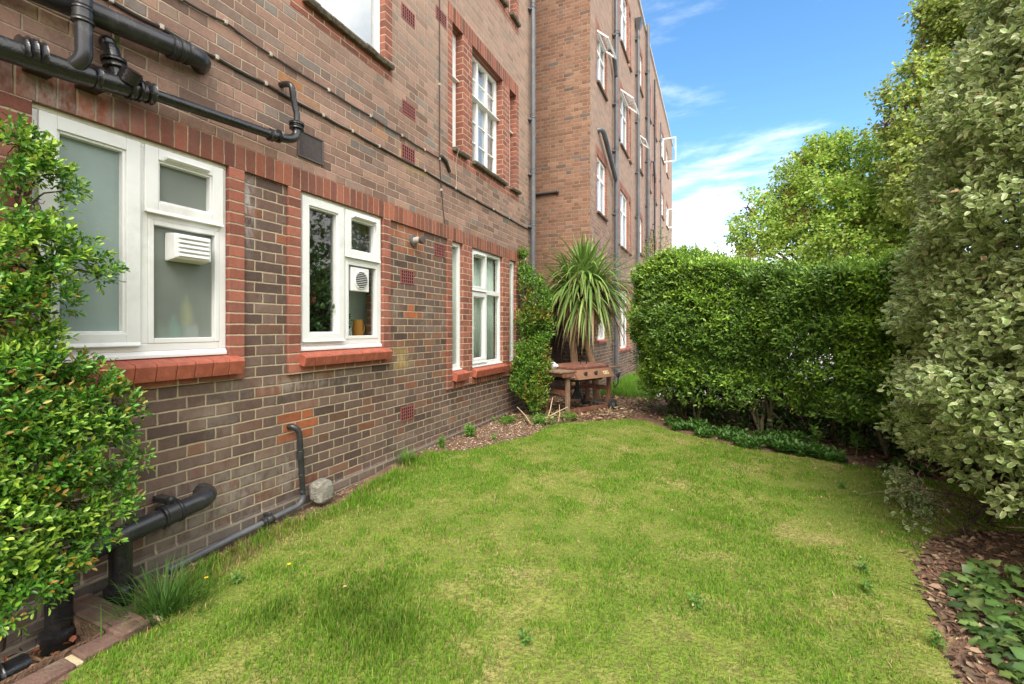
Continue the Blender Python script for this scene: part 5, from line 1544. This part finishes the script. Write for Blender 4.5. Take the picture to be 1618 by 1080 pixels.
# --- trees behind the hedge
def tree(name, lab, lumps, base, trunk_r, n, leaf, cols, wts, k=5, group='trees behind the hedge', dens=.33, brown=.0, limbs=None, mat='leaf_tree'):
    t = thing(name, lab, 'tree', base, group)
    A, N = blob_points(lumps, n, .34, .35)
    d_ = vnoise(A, .55, 5) * .6 + vnoise(A, .25, 6) * .4
    ok = d_ > dens
    A, N = A[ok], N[ok]
    T = unit(N * .6 + rand_dir(len(A)) * .7 + np.array([0, 0, .2]))
    P, D, U = sprigs(A, T, k, leaf * .62)
    g_ = np.tile(vnoise(A, .9, 51), k)
    col = palette(len(P), cols, wts) * (.75 + .5 * g_)[:, None]
    br = (np.tile(vnoise(A, .3, 61), k) > .80) & (rng.random(len(P)) < brown)
    col[br] = palette(br.sum(), [(.28, .13, .05), (.25, .17, .06)])
    foliage('crown', M[mat], t, P, D, U, rng.uniform(.75, 1.25, len(P)) * leaf, rng.uniform(.6, .8, len(P)) * leaf, np.clip(col, .01, .9), shape=(.35, .7, .85), droop=.25)
    mb_ = MB()
    bs = Vector(base)
    cc = Vector(np.mean([l[0] for l in lumps], axis=0))
    fk = bs.lerp(cc, .45); fk.z = max(fk.z, cc.z * .4)
    mb_.tube([bs - Vector((0, 0, .1)), bs.lerp(fk, .5) + Vector((.05, 0, 0)), fk], [trunk_r, trunk_r * .8, trunk_r * .65], 12)
    for l in lumps:
        c0_ = Vector(l[0])
        branchy(mb_, fk, [c0_], trunk_r * .45, trunk_r * .1, .15, .12)
        r_ = l[1][0] if isinstance(l[1], tuple) else l[1]
        for _ in range(4):
            e_ = c0_ + Vector((random.gauss(0, 1), random.gauss(0, 1), random.gauss(.2, .8))).normalized() * r_ * .85
            branchy(mb_, c0_, [e_], trunk_r * .12, trunk_r * .03, .05, .06)
    for (pts_, r_a, r_b) in limbs or []:
        mb_.tube(pts_, [r_a + (r_b - r_a) * i / (len(pts_) - 1) for i in range(len(pts_))], 8)
    mb_.build('trunk', M['bark'], t, smooth=True)
    return t
def L(px, py, t, r):
    return (tuple(at(px, py, t)), (r, r, r * .85))
YG = [(.30, .46, .06), (.42, .58, .09), (.60, .72, .20), (.18, .32, .05)]
t1 = [L(1320, 262, 13, 1.0), L(1270, 285, 12.8, .8), L(1365, 270, 12.6, 1.1), L(1300, 330, 12.3, 1.2), L(1240, 345, 12.8, .9), L(1380, 340, 12, 1.3), L(1200, 375, 12.6, .65), L(1185, 330, 13, .55), L(1260, 395, 12, .95), L(1335, 390, 11.6, 1.2), L(1400, 395, 11.5, 1.1), L(1440, 320, 12, 1.1), L(1210, 405, 12.3, .7), L(1290, 240, 13.2, .5), L(1175, 372, 12.8, .35)]
tree('broadleaf_tree', 'broad yellow-green tree with brownish seed clusters right above the hedge', t1, tuple(at(1345, 520, 12.3))[:2] + (0,),   .16, 14000, .082, YG, [.3, .35, .2, .15], brown=.75, dens=.45,
     limbs=[([at(1440, 375, 11.4), at(1405, 345, 11.3), at(1370, 325, 11.3), at(1335, 305, 11.5), at(1315, 300, 11.6)], .06, .02), ([at(1430, 395, 11.0), at(1400, 378, 10.9), at(1385, 355, 11)], .045, .018), ([at(1320, 410, 11.2), at(1335, 370, 11.3), at(1325, 330, 11.6)], .05, .02)])
t2 = [L(1540, -40, 10.5, .95), L(1505, 30, 10.4, .55), L(1530, 80, 10.2, .7), L(1470, 60, 10.6, .35), L(1475, 130, 10.4, .62), L(1510, 170, 10, .9), L(1425, 170, 10.4, .36), L(1402, 150, 10.5, .22), L(1450, 205, 10.1, .6), L(1400, 195, 10.3, .32), L(1480, 250, 9.8, .9), L(1580, 0, 10, 1.3), L(1580, 180, 10, 1.5), L(1455, 300, 9.8, .7), L(1452, 20, 10.5, .16), L(1440, 110, 10.4, .25), L(1488, -10, 10.5, .35)]
tree('broadleaf_tree', 'taller thin-topped tree rising behind the variegated shrub against the blue sky', t2, tuple(at(1520, 520, 10.1))[:2] + (0,), .15, 10500, .085, [(.32, .42, .09), (.46, .55, .13), (.60, .66, .22), (.2, .28, .08)], [.3, .35, .2, .15], brown=.4, dens=.42)

# --- tall overgrown boundary on the right, mirrored in the window panes
bh = thing('boundary_hedge', 'tall overgrown boundary hedge beyond the right edge, mirrored in the window panes', 'hedge', (7.2, 6, 0))
bl = []
for k in range(15):
    yy = -3 + k * 1.35
    bl.append(((7.4 + random.uniform(-.4, .4), yy, 1.6), (1.3, 1.2, 1.8)))
    bl.append(((7.6 + random.uniform(-.5, .5), yy, 4.0 + random.uniform(-.7, .9)), (1.3, 1.1, 1.5)))
A, N = blob_points(bl, 6500, .25, .3)
P, D, U = sprigs(A, unit(N + rand_dir(len(A)) * .6), 5, .07)
foliage('foliage', M['leaf'], bh, P, D, U, rng.uniform(.12, .19, len(P)), rng.uniform(.07, .11, len(P)), palette(len(P), [(.10, .18, .04), (.16, .27, .05), (.24, .36, .07)]))
mb = MB()
for k in range(8):
    branchy(mb, (7.5, -2.5 + k * 2.4, -.1), [(7.4 + random.uniform(-.5, .5), -2.5 + k * 2.4 + random.uniform(-1, 1), 4) for _ in range(3)], .07, .02, .1, .08)
mb.build('trunk', M['bark'], bh)

# --- cabbage palm behind the barbecue
cp = thing('cabbage_palm', 'spiky cabbage palm with drooping strap leaves and tan trunks behind the barbecue', 'palm', (-2.36, 8.15, 0))
def px8(px, py, y=8.15):
    d = ray(px, py); return at(px, py, y / d.y)
heads = [(px8(903, 460), 270, 1.0), (px8(934, 456, 8.25), 290, 1.30), (px8(920, 432, 8.2), 180, 1.0)]
mb = MB()
def trunk(pts_, r0, r1):
    n = len(pts_)
    mb.tube(pts_, [r0 + (r1 - r0) * i / (n - 1) for i in range(n)], 12)
base1 = px8(911, 632)
trunk([Vector((base1.x, base1.y, -.05)), px8(909, 590), px8(905, 540), px8(904, 490), heads[0][0]], .082, .055)
trunk([Vector((px8(944, 632).x, 8.2, -.05)), px8(938, 580, 8.2), px8(928, 545, 8.2), px8(924, 500, 8.2), heads[1][0]], .07, .05)
trunk([px8(924, 500, 8.2), px8(922, 460, 8.2), heads[2][0]], .05, .045)
mb.build('trunk', M['bark_pale'], cp, smooth=True)
Vs, Qs, cols__ = [], [], []
cnt = 0
for (hc, nl, ll) in heads:
    for i in range(nl):
        a = random.uniform(0, 2 * math.pi)
        el = math.asin(random.uniform(-.75, 1.0))          # old leaves hang, young ones stand
        Ln = ll * random.uniform(.75, 1.1) * (.72 if el > .7 else 1)
        wd = random.uniform(.014, .024)
        dirv = Vector((math.cos(a) * math.cos(el), math.sin(a) * math.cos(el), math.sin(el)))
        p = hc + Vector((0, 0, random.uniform(-.10, .10))) + dirv * .03
        side = dirv.cross(Vector((0, 0, 1)))
        side = side.normalized() if side.length > .05 else Vector((1, 0, 0))
        seg = 8
        droop = random.uniform(.75, 1.8) * (1.0 if el < .6 else .45)
        d = dirv.copy()
        cc = palette(1, [(.17, .29, .06), (.22, .35, .08), (.29, .42, .11), (.14, .25, .05)])[0]
        if el < -.3 and random.random() < .5: cc = palette(1, [(.33, .24, .12), (.28, .25, .10)])[0]
        for j in range(seg + 1):
            f = j / seg
            w_ = wd * (.55 + .9 * f if f < .4 else .95 * (1 - ((f - .4) / .6) ** 2.2)) + .0015
            up = side.cross(d).normalized()
            Vs += [p + side * w_, p - up * w_ * .35, p - side * w_]
            cj = cc if f < .88 else np.array((.36, .26, .14))
            cols__ += [cj, cj * .92, cj]
            if j:
                o_ = cnt + (j - 1) * 3
                Qs += [(o_, o_ + 1, o_ + 4, o_ + 3), (o_ + 1, o_ + 2, o_ + 5, o_ + 4)]
            p = p + d * (Ln / seg)
            d = (d + Vector((0, 0, -1)) * droop * (Ln / seg) * (.5 + 1.9 * f)).normalized()
        cnt += 3 * (seg + 1)
np_mesh('foliage', np.array([tuple(v) for v in Vs]), np.array(Qs), M['strap'], cp, {'col': np.array(cols__)})
# dead leaves hanging round the trunk
mb = MB()
for k in range(26):
    a = random.uniform(0, 6.28); hc = heads[k % 2][0]
    p_ = hc + Vector((math.cos(a) * .06, math.sin(a) * .06, -.08))
    mb.tube([p_, p_ + Vector((math.cos(a) * .10, math.sin(a) * .10, -.25)), p_ + Vector((math.cos(a) * .09, math.sin(a) * .09, -.6)), p_ + Vector((math.cos(a) * .05, math.sin(a) * .05, -.85))], [.006, .012, .009, .002], 4)
mb.build('dead_leaves', M['wood_pale'], cp)

# ------------------------------------------------------------------ grass
def blades(name, n_try, poly, x0, x1, y0, y1, dens_f, hgt_f, lab=None, col_f=None, mask_f=None):
    x = rng.uniform(x0, x1, n_try); y = rng.uniform(y0, y1, n_try)
    d = np.hypot(x, y)
    ok = in_poly(x, y, poly) & (rng.random(n_try) < dens_f(x, y, d))
    x, y, d = x[ok], y[ok], d[ok]
    n = len(x)
    p = np.stack([x, y, gz(x, y)], 1)
    h = hgt_f(p) * rng.uniform(.6, 1.25, n)
    a = rng.uniform(0, 2 * np.pi, n)
    lean = np.abs(rng.normal(.35, .3, n)) * h
    wd = rng.uniform(.0011, .0021, n) * np.clip(.7 + d * .2, 1, 2.3)
    sx, sy = -np.sin(a), np.cos(a)
    V = np.empty((n, 5, 3))
    for j, (f, wv) in enumerate([(0, 1), (0, -1), (.55, .8), (.55, -.8), (1, 0)]):
        V[:, j, 0] = x + np.cos(a) * lean * f ** 1.8 + sx * wd * wv
        V[:, j, 1] = y + np.sin(a) * lean * f ** 1.8 + sy * wd * wv
        V[:, j, 2] = p[:, 2] - .004 + h * f * (1 - .25 * f * np.clip(lean / h, 0, 1))
    o = (np.arange(n) * 5)[:, None]
    Q = o + np.array([[0, 1, 3, 2]]); T = o + np.array([[2, 3, 4]])
    col = np.repeat(col_f(p), 5, 0)
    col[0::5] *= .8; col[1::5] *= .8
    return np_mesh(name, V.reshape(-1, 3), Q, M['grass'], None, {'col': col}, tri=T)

TUFTS = [(-1.63, 1.72, .20), (-1.35, 1.62, .14), (-1.9, 1.5, .10)]
def tuft(p):
    r = np.zeros(len(p))
    for (tx, ty, tr) in TUFTS:
        r = np.maximum(r, np.exp(-((p[:, 0] - tx) ** 2 + (p[:, 1] - ty) ** 2) / (2 * tr * tr)))
    return r
def g_dry(p):
    big = vnoise(p, 1.1, 71) * .26 + vnoise(p, .26, 72) * .34 + vnoise(p, .085, 73) * .40
    edge = ss(p[:, 0], .2, 1.2) * .16
    near = (1 - ss(p[:, 1], 2.2, 4.5)) * .05
    return ss(big + edge * .7 + near - tuft(p) * .3, .44, .78)
def g_col(p):
    n = len(p)
    dry = g_dry(p)
    gcol = palette(n, [(.125, .275, .02), (.175, .34, .025), (.24, .415, .038), (.10, .225, .022)], [.3, .4, .2, .1])
    ycol = palette(n, [(.30, .31, .07), (.44, .34, .14), (.25, .29, .05), (.52, .40, .20)], [.3, .25, .3, .15])
    k = rng.random(n) < dry * .62 + .07
    gcol[k] = ycol[k]
    dk = tuft(p)[:, None]
    gcol = gcol * (1 - .35 * dk)
    return gcol
def g_hgt(p):
    b_ = .019 + .014 * vnoise(p, .5, 81) + .015 * vnoise(p, .13, 82)
    wall_edge = ss(-p[:, 0], 2.45, 2.75) * (p[:, 1] < 4.2)
    return b_ * (1 - .35 * g_dry(p)) + tuft(p) * .022 + wall_edge * .05
def g_den(x, y, d):
    p = np.stack([x, y, x * 0], 1)
    return np.clip(1.15 - .13 * d, .30, 1) * (1 - .45 * g_dry(p))
gb = blades('grass', 620000, LAWN, -2.9, 2.3, .3, 6.95, g_den, g_hgt, col_f=g_col)
tag(gb, 'short green lawn grass with dry straw-coloured patches', 'grass', kind='stuff')
# grass in front of the far block
FG = [(-2.2, 9.2), (-1.1, 9.0), (-.9, 13), (-2.2, 13)]
gb2 = blades('far_grass', 16000, FG, -2.3, -.8, 8.4, 13, lambda x, y, d: np.ones_like(x), lambda p: np.full(len(p), .14), col_f=lambda p: palette(len(p), [(.14, .30, .03), (.2, .38, .04)]))
tag(gb2, 'rough bright grass at the foot of the far block', 'grass', kind='stuff')

# long grass tuft by the gully and the tuft at the wall further on
def grass_tuft(lab, x, y, n, h, r, cols):
    z = float(gz(np.array([x]), np.array([y]))[0])
    a = rng.uniform(0, 2 * np.pi, n); rr = np.abs(rng.normal(scale=r * .5, size=n))
    Vs, Qs, Cs = [], [], []
    for i in range(n):
        p = Vector((x + math.cos(a[i]) * rr[i], y + math.sin(a[i]) * rr[i], z - .01))
        dv = Vector((math.cos(a[i]) * .5 + random.gauss(.1, .3), math.sin(a[i]) * .5 + random.gauss(-.1, .3), 1)).normalized()
        hh_ = h * random.uniform(.6, 1.15); w_ = random.uniform(.0018, .0035)
        sd__ = dv.cross(Vector((0, 0, 1))).normalized()
        c_ = palette(1, cols)[0]
        o_ = len(Vs)
        for j in range(6):
            f = j / 5
            ww_ = w_ * (1 - f ** 2) + .0003
            Vs += [tuple(p + sd__ * ww_), tuple(p - sd__ * ww_)]
            Cs += [c_, c_]
            if j: Qs.append((o_ + 2 * j - 2, o_ + 2 * j - 1, o_ + 2 * j + 1, o_ + 2 * j))
            p = p + dv * hh_ / 5
            dv = (dv + Vector((0, 0, -.32 * (f + .3)))).normalized()
    o = np_mesh('grass_tuft', np.array(Vs), np.array(Qs), M['grass'], None, {'col': np.array(Cs)})
    return tag(o, lab, 'grass tuft', 'long grass tufts along the wall')
grass_tuft('long dark grass tuft flopping over the bricks beside the gully', -2.50, 1.36, 380, .25, .16, [(.05, .13, .025), (.09, .20, .03), (.12, .22, .05)])
grass_tuft('small grass tuft at the wall between the stone block and the soil bed', -2.83, 3.75, 220, .16, .12, [(.10, .22, .03), (.16, .30, .04)])

# ------------------------------------------------------------------ ground plants and litter
def scatter_poly(poly, n):
    xs_ = [p[0] for p in poly]; ys__ = [p[1] for p in poly]
    x = rng.uniform(min(xs_), max(xs_), n * 4); y = rng.uniform(min(ys__), max(ys__), n * 4)
    k = in_poly(x, y, poly)
    x, y = x[k][:n], y[k][:n]
    return np.stack([x, y, gz(x, y)], 1)
# ground cover under the hedge
GC = [(-.70, 6.75), (-.45, 6.30), (-.05, 6.02), (.40, 5.70), (.85, 5.58), (1.3, 5.48), (1.7, 5.2), (2.1, 5.2), (1.2, 6.0), (.5, 6.4), (-.2, 6.85)]
A = scatter_poly(GC, 1900)
nzg = vnoise(A, .35, 91)
nzf = vnoise(A, .13, 93)
A = A[((nzg > .46) | ((A[:, 0] < .35) & (nzg > .34))) & (nzf > .42)]
A[:, 2] += rng.uniform(.0, .11, len(A)) * vnoise(A, .22, 92) ** 1.5
P, D, U = sprigs(A, rand_dir(len(A)) * .4 + np.array([0, 0, 1]), 5, .010, 1.1)
U = unit(U * .5 + np.array([0, 0, 1]))
o = foliage('ground_cover', M['leaf'], None, P, D, U, rng.uniform(.03, .07, len(P)), rng.uniform(.02, .042, len(P)), palette(len(P), [(.06, .16, .03), (.085, .20, .035), (.13, .26, .05)]))
tag(o, 'low nettle-like leaves spreading under the hedge', 'ground cover', kind='stuff')
# taller seedlings in front of the hedge
for (px, py, hh_, lab) in [(1330, 690, .36, 'young upright seedling with long leaves in front of the hedge middle'), (1290, 700, .26, 'small pale seedling at the hedge foot left of the taller seedling'), (1352, 705, .24, 'broad-leaved seedling at the hedge foot nearest the variegated shrub')]:
    g0 = onz(px, py + 18, 0)
    t = thing('seedling', lab, 'plant', (g0.x, g0.y, 0), 'seedlings along the hedge foot')
    MB().tube([(g0.x, g0.y, -.01), (g0.x + .02, g0.y, hh_ * .6), (g0.x, g0.y, hh_)], [.005, .004, .002], 6).build('stem', M['bark_green'], t)
    A = np.array([(g0.x + random.gauss(0, .02), g0.y + random.gauss(0, .02), hh_ * f) for f in np.linspace(.35, 1, 9)])
    P, D, U = sprigs(A, np.tile([[0, 0, 1.0]], (len(A), 1)), 3, .01, 1.3)
    foliage('leaves', M['leaf'], t, P, D, U, .09, .035, palette(len(P), [(.13, .26, .05), (.17, .30, .06)]))
# ivy at bottom right
IV = [(1.15, 3.2), (1.06, 2.8), (1.0, 2.4), (1.05, 1.9), (2.0, 1.8), (2.3, 3.0), (1.6, 3.3)]
A = scatter_poly(IV, 1900)
A = A[vnoise(A, .2, 95) > .34]
A[:, 2] += rng.uniform(.02, .18, len(A)) * np.clip((A[:, 0] - .95) * 2, .25, 1)
n = len(A)
D = rand_dir(n); D[:, 2] *= .3; D = unit(D)
U = unit(rng.normal(scale=.35, size=(n, 3)) + np.array([-.2, -.25, 1]))
Sd = np.cross(D, U)
U = unit(np.cross(Sd, D))
Lv = rng.uniform(.035, .078, n)[:, None]
shp = [(0, 0, 0), (.36, 0, -.03), (1.0, 0, -.16), (-.10, .24, .02), (.10, .52, -.05), (.36, .24, .03), (.60, .40, -.06), (-.10, -.24, .02), (.10, -.52, -.05), (.36, -.24, .03), (.60, -.40, -.06)]
V = np.stack([A + D * Lv * f_ + Sd * Lv * s__ + U * Lv * u_ for (f_, s__, u_) in shp], 1).reshape(-1, 3)
ob = (np.arange(n) * 11)[:, None]
Qi = np.concatenate([ob + np.array([[0, 3, 4, 5]]), ob + np.array([[1, 5, 6, 2]]), ob + np.array([[0, 9, 8, 7]]), ob + np.array([[1, 2, 10, 9]])])
Ti = np.concatenate([ob + np.array([[0, 5, 1]]), ob + np.array([[0, 1, 9]])])
ci = np.repeat(palette(n, [(.055, .10, .025), (.08, .145, .035), (.14, .21, .06)]), 11, 0)
ci[0::11] *= 1.5; ci[1::11] *= 1.4
o = np_mesh('leaves', V, Qi, M['leaf_gloss'], None, {'col': ci}, tri=Ti)
iv = thing('ivy', 'dark glossy ivy clump on the litter at the bottom right corner', 'ivy', (1.3, 2.7, 0))
put(o, iv)
mb = MB()
for k in range(26):
    q_ = A[k * 7 % n]
    branchy(mb, (q_[0], q_[1], .0), [(q_[0] + random.gauss(0, .25), q_[1] + random.gauss(0, .25), random.uniform(.02, .08))], .003, .0015, .02, .006)
mb.build('stems', M['twig'], iv)

def litter(lab, poly, n, s0, s1, cols, zoff=.006, tilt=.5, name='leaf_litter', mounds=0):
    A = scatter_poly(poly, n)
    n = len(A)
    A[:, 2] += zoff + rng.uniform(0, .012 + mounds, n)
    D = rand_dir(n); D[:, 2] *= .25; D = unit(D)
    U = unit(rng.normal(scale=tilt, size=(n, 3)) + np.array([0, 0, 1]))
    Ls = rng.uniform(s0, s1, n)
    o = foliage(name, M['litter'], None, A, D, U, Ls, Ls * rng.uniform(.3, .65, n), palette(n, cols, jit=.25), fold=.3, droop=.3)
    return tag(o, lab, 'leaf litter', kind='stuff')
BR = [(.24, .15, .095), (.31, .195, .125), (.19, .12, .08), (.40, .29, .19), (.14, .095, .07)]
litter('brown dead leaves under the variegated shrub', [(1.06, 3.6), (.95, 2.8), (.86, 2.3), (.8, 1.4), (3.2, 1.4), (3.9, 3.8), (2.6, 5.3), (2.2, 4.2), (1.5, 3.95)], 11000, .02, .055, BR)
litter('dry leaves and straw around the barbecue', [(-2.9, 5.9), (-2.15, 5.9), (-1.95, 6.3), (-1.6, 6.55), (-1.1, 6.95), (-.95, 7.6), (-1.0, 9), (-2.2, 9), (-2.9, 8.6)], 4200, .03, .09, [(.26, .165, .11), (.34, .225, .145), (.46, .35, .22), (.19, .125, .085)])
litter('brown debris on the soil strip at the wall foot', [(-2.93, 4.0), (-2.66, 4.15), (-2.36, 4.7), (-2.12, 5.3), (-2.08, 5.9), (-2.93, 6.2)], 2300, .012, .035, [(.34, .20, .13), (.48, .36, .25), (.25, .15, .10), (.55, .47, .37)])
litter('reddish dead leaves lying in the gully', [(-2.93, -.3), (-2.55, -.3), (-2.55, 1.1), (-2.93, 1.1)], 900, .02, .05, [(.30, .12, .06), (.36, .17, .08), (.20, .10, .06), (.42, .26, .15)], zoff=-.10, mounds=.07)
litter('dead leaves under the hedge', [(-1.0, 7.2), (-.6, 6.7), (-.1, 6.2), (.5, 5.85), (1.3, 5.5), (2.4, 5.2), (2.6, 6.0), (.6, 7.2), (-.5, 8.0)], 2200, .025, .055, BR)
litter('few dead leaves dropped on the lawn', [(-1.9, 1.2), (1.0, 2.6), (1.2, 5.2), (-.4, 6.2), (-2.0, 4.5)], 40, .018, .035, [(.45, .33, .18), (.36, .2, .1)], zoff=.03)
litter('bits of straw and soil along the slim pipe', [(-2.93, 1.3), (-2.78, 1.5), (-2.82, 2.3), (-2.66, 2.65), (-2.76, 3.2), (-2.93, 3.2)], 500, .01, .03, [(.42, .30, .19), (.3, .19, .12)])

# weeds on the bed and in the lawn
def weed(lab, x, y, r, h, n, L_, cols, group):
    t_ = np.array([(x, y, 0)])
    z = float(gz(np.array([x]), np.array([y]))[0])
    k_ = r * .5 if r > .13 else r * .10
    A = np.stack([x + rng.normal(scale=k_, size=n), y + rng.normal(scale=k_, size=n), z + rng.uniform(.0, h, n)], 1)
    P, D, U = sprigs(A, rand_dir(n) * (.4 if r > .13 else .9) + np.array([0, 0, .9]), 4, .006 if r > .13 else r * .22, 1.2)
    U = unit(U * .5 + np.array([0, 0, 1]))
    o = foliage('weed', M['leaf'], None, P, D, U, rng.uniform(.7, 1.2, len(P)) * L_, rng.uniform(.4, .6, len(P)) * L_, palette(len(P), cols))
    if r > .13:
        o.name = 'weed_patch'
        return tag(o, lab, 'weed patch', None, 'stuff')
    return tag(o, lab, 'weed', group)
GW = [(.11, .27, .03), (.16, .33, .04)]
for (x, y, r, h, n, L_, lab) in [(-2.82, 4.35, .07, .10, 40, .03, 'bright weed at the near end of the soil strip'), (-2.78, 4.95, .11, .10, 60, .04, 'leafy weed against the wall midway along the soil strip'), (-2.72, 5.9, .16, .08, 70, .035, 'weed patch on the soil strip at the foot of the corner wall'),
                                  (-2.25, 6.05, .2, .12, 110, .035, 'bright weed patch in front of the dry canes'), (-2.42, 4.9, .07, .05, 24, .022, 'small weed in the middle of the soil strip'), (-1.95, 6.4, .16, .1, 70, .03, 'weed patch by the front barbecue leg')]:
    weed(lab, x, y, r, h, n, L_, GW, 'weeds along the wall bed')
for (px, py, lab) in [(375, 912, 'clover-like weed in the grass near the slim pipe'), (1100, 965, 'small dark weed in the middle of the near lawn'), (1368, 940, 'pale weed in the lawn near the ivy'), (1365, 905, 'low weed in the dry lawn left of the litter'), (1330, 770, 'flat grey-green weed on the lawn before the hedge'), (830, 1020, 'low weed at the bottom middle of the lawn'), (1480, 1030, 'leafy weed at the lawn edge by the bottom right ivy')]:
    g0 = onz(px, py, 0)
    weed(lab, g0.x, g0.y, .05, .045, 16, .022, [(.13, .26, .05), (.18, .32, .06)], 'weeds in the lawn')
for (px, py, lab) in [(325, 918, 'yellow dandelion flower near the slim pipe'), (456, 908, 'yellow dandelion flower farther out in the lawn')]:
    g0 = onz(px, py, 0)
    t = thing('dandelion', lab, 'flower', (g0.x, g0.y, 0), 'dandelions in the lawn')
    z = float(gz(np.array([g0.x]), np.array([g0.y]))[0])
    MB().tube([(g0.x, g0.y, z), (g0.x + .005, g0.y, z + .07)], .0012, 5).build('stem', M['bark_green'], t)
    MB().lathe((g0.x + .005, g0.y, z + .07), [(.003, 0), (.009, .003), (.010, .006), (.004, .009)], 10).build('flower_head', M['petal'], t, smooth=True)
# plant growing in the wall beside the vent stub
o = np_mesh('wall_fern', np.array([(-2.93, 1.36 + .012 * i + dx__, 2.60 + .11 * j) for i in range(2) for j in range(4) for dx__ in (-.004, .004)]), np.array([(i * 8 + 2 * j, i * 8 + 2 * j + 1, i * 8 + 2 * j + 3, i * 8 + 2 * j + 2) for i in range(2) for j in range(3)]), M['leaf'], None, {'col': np.tile([[.14, .26, .05]], (16, 1))})
tag(o, 'thin green stalks sprouting from the wall between the two black pipes', 'plant')
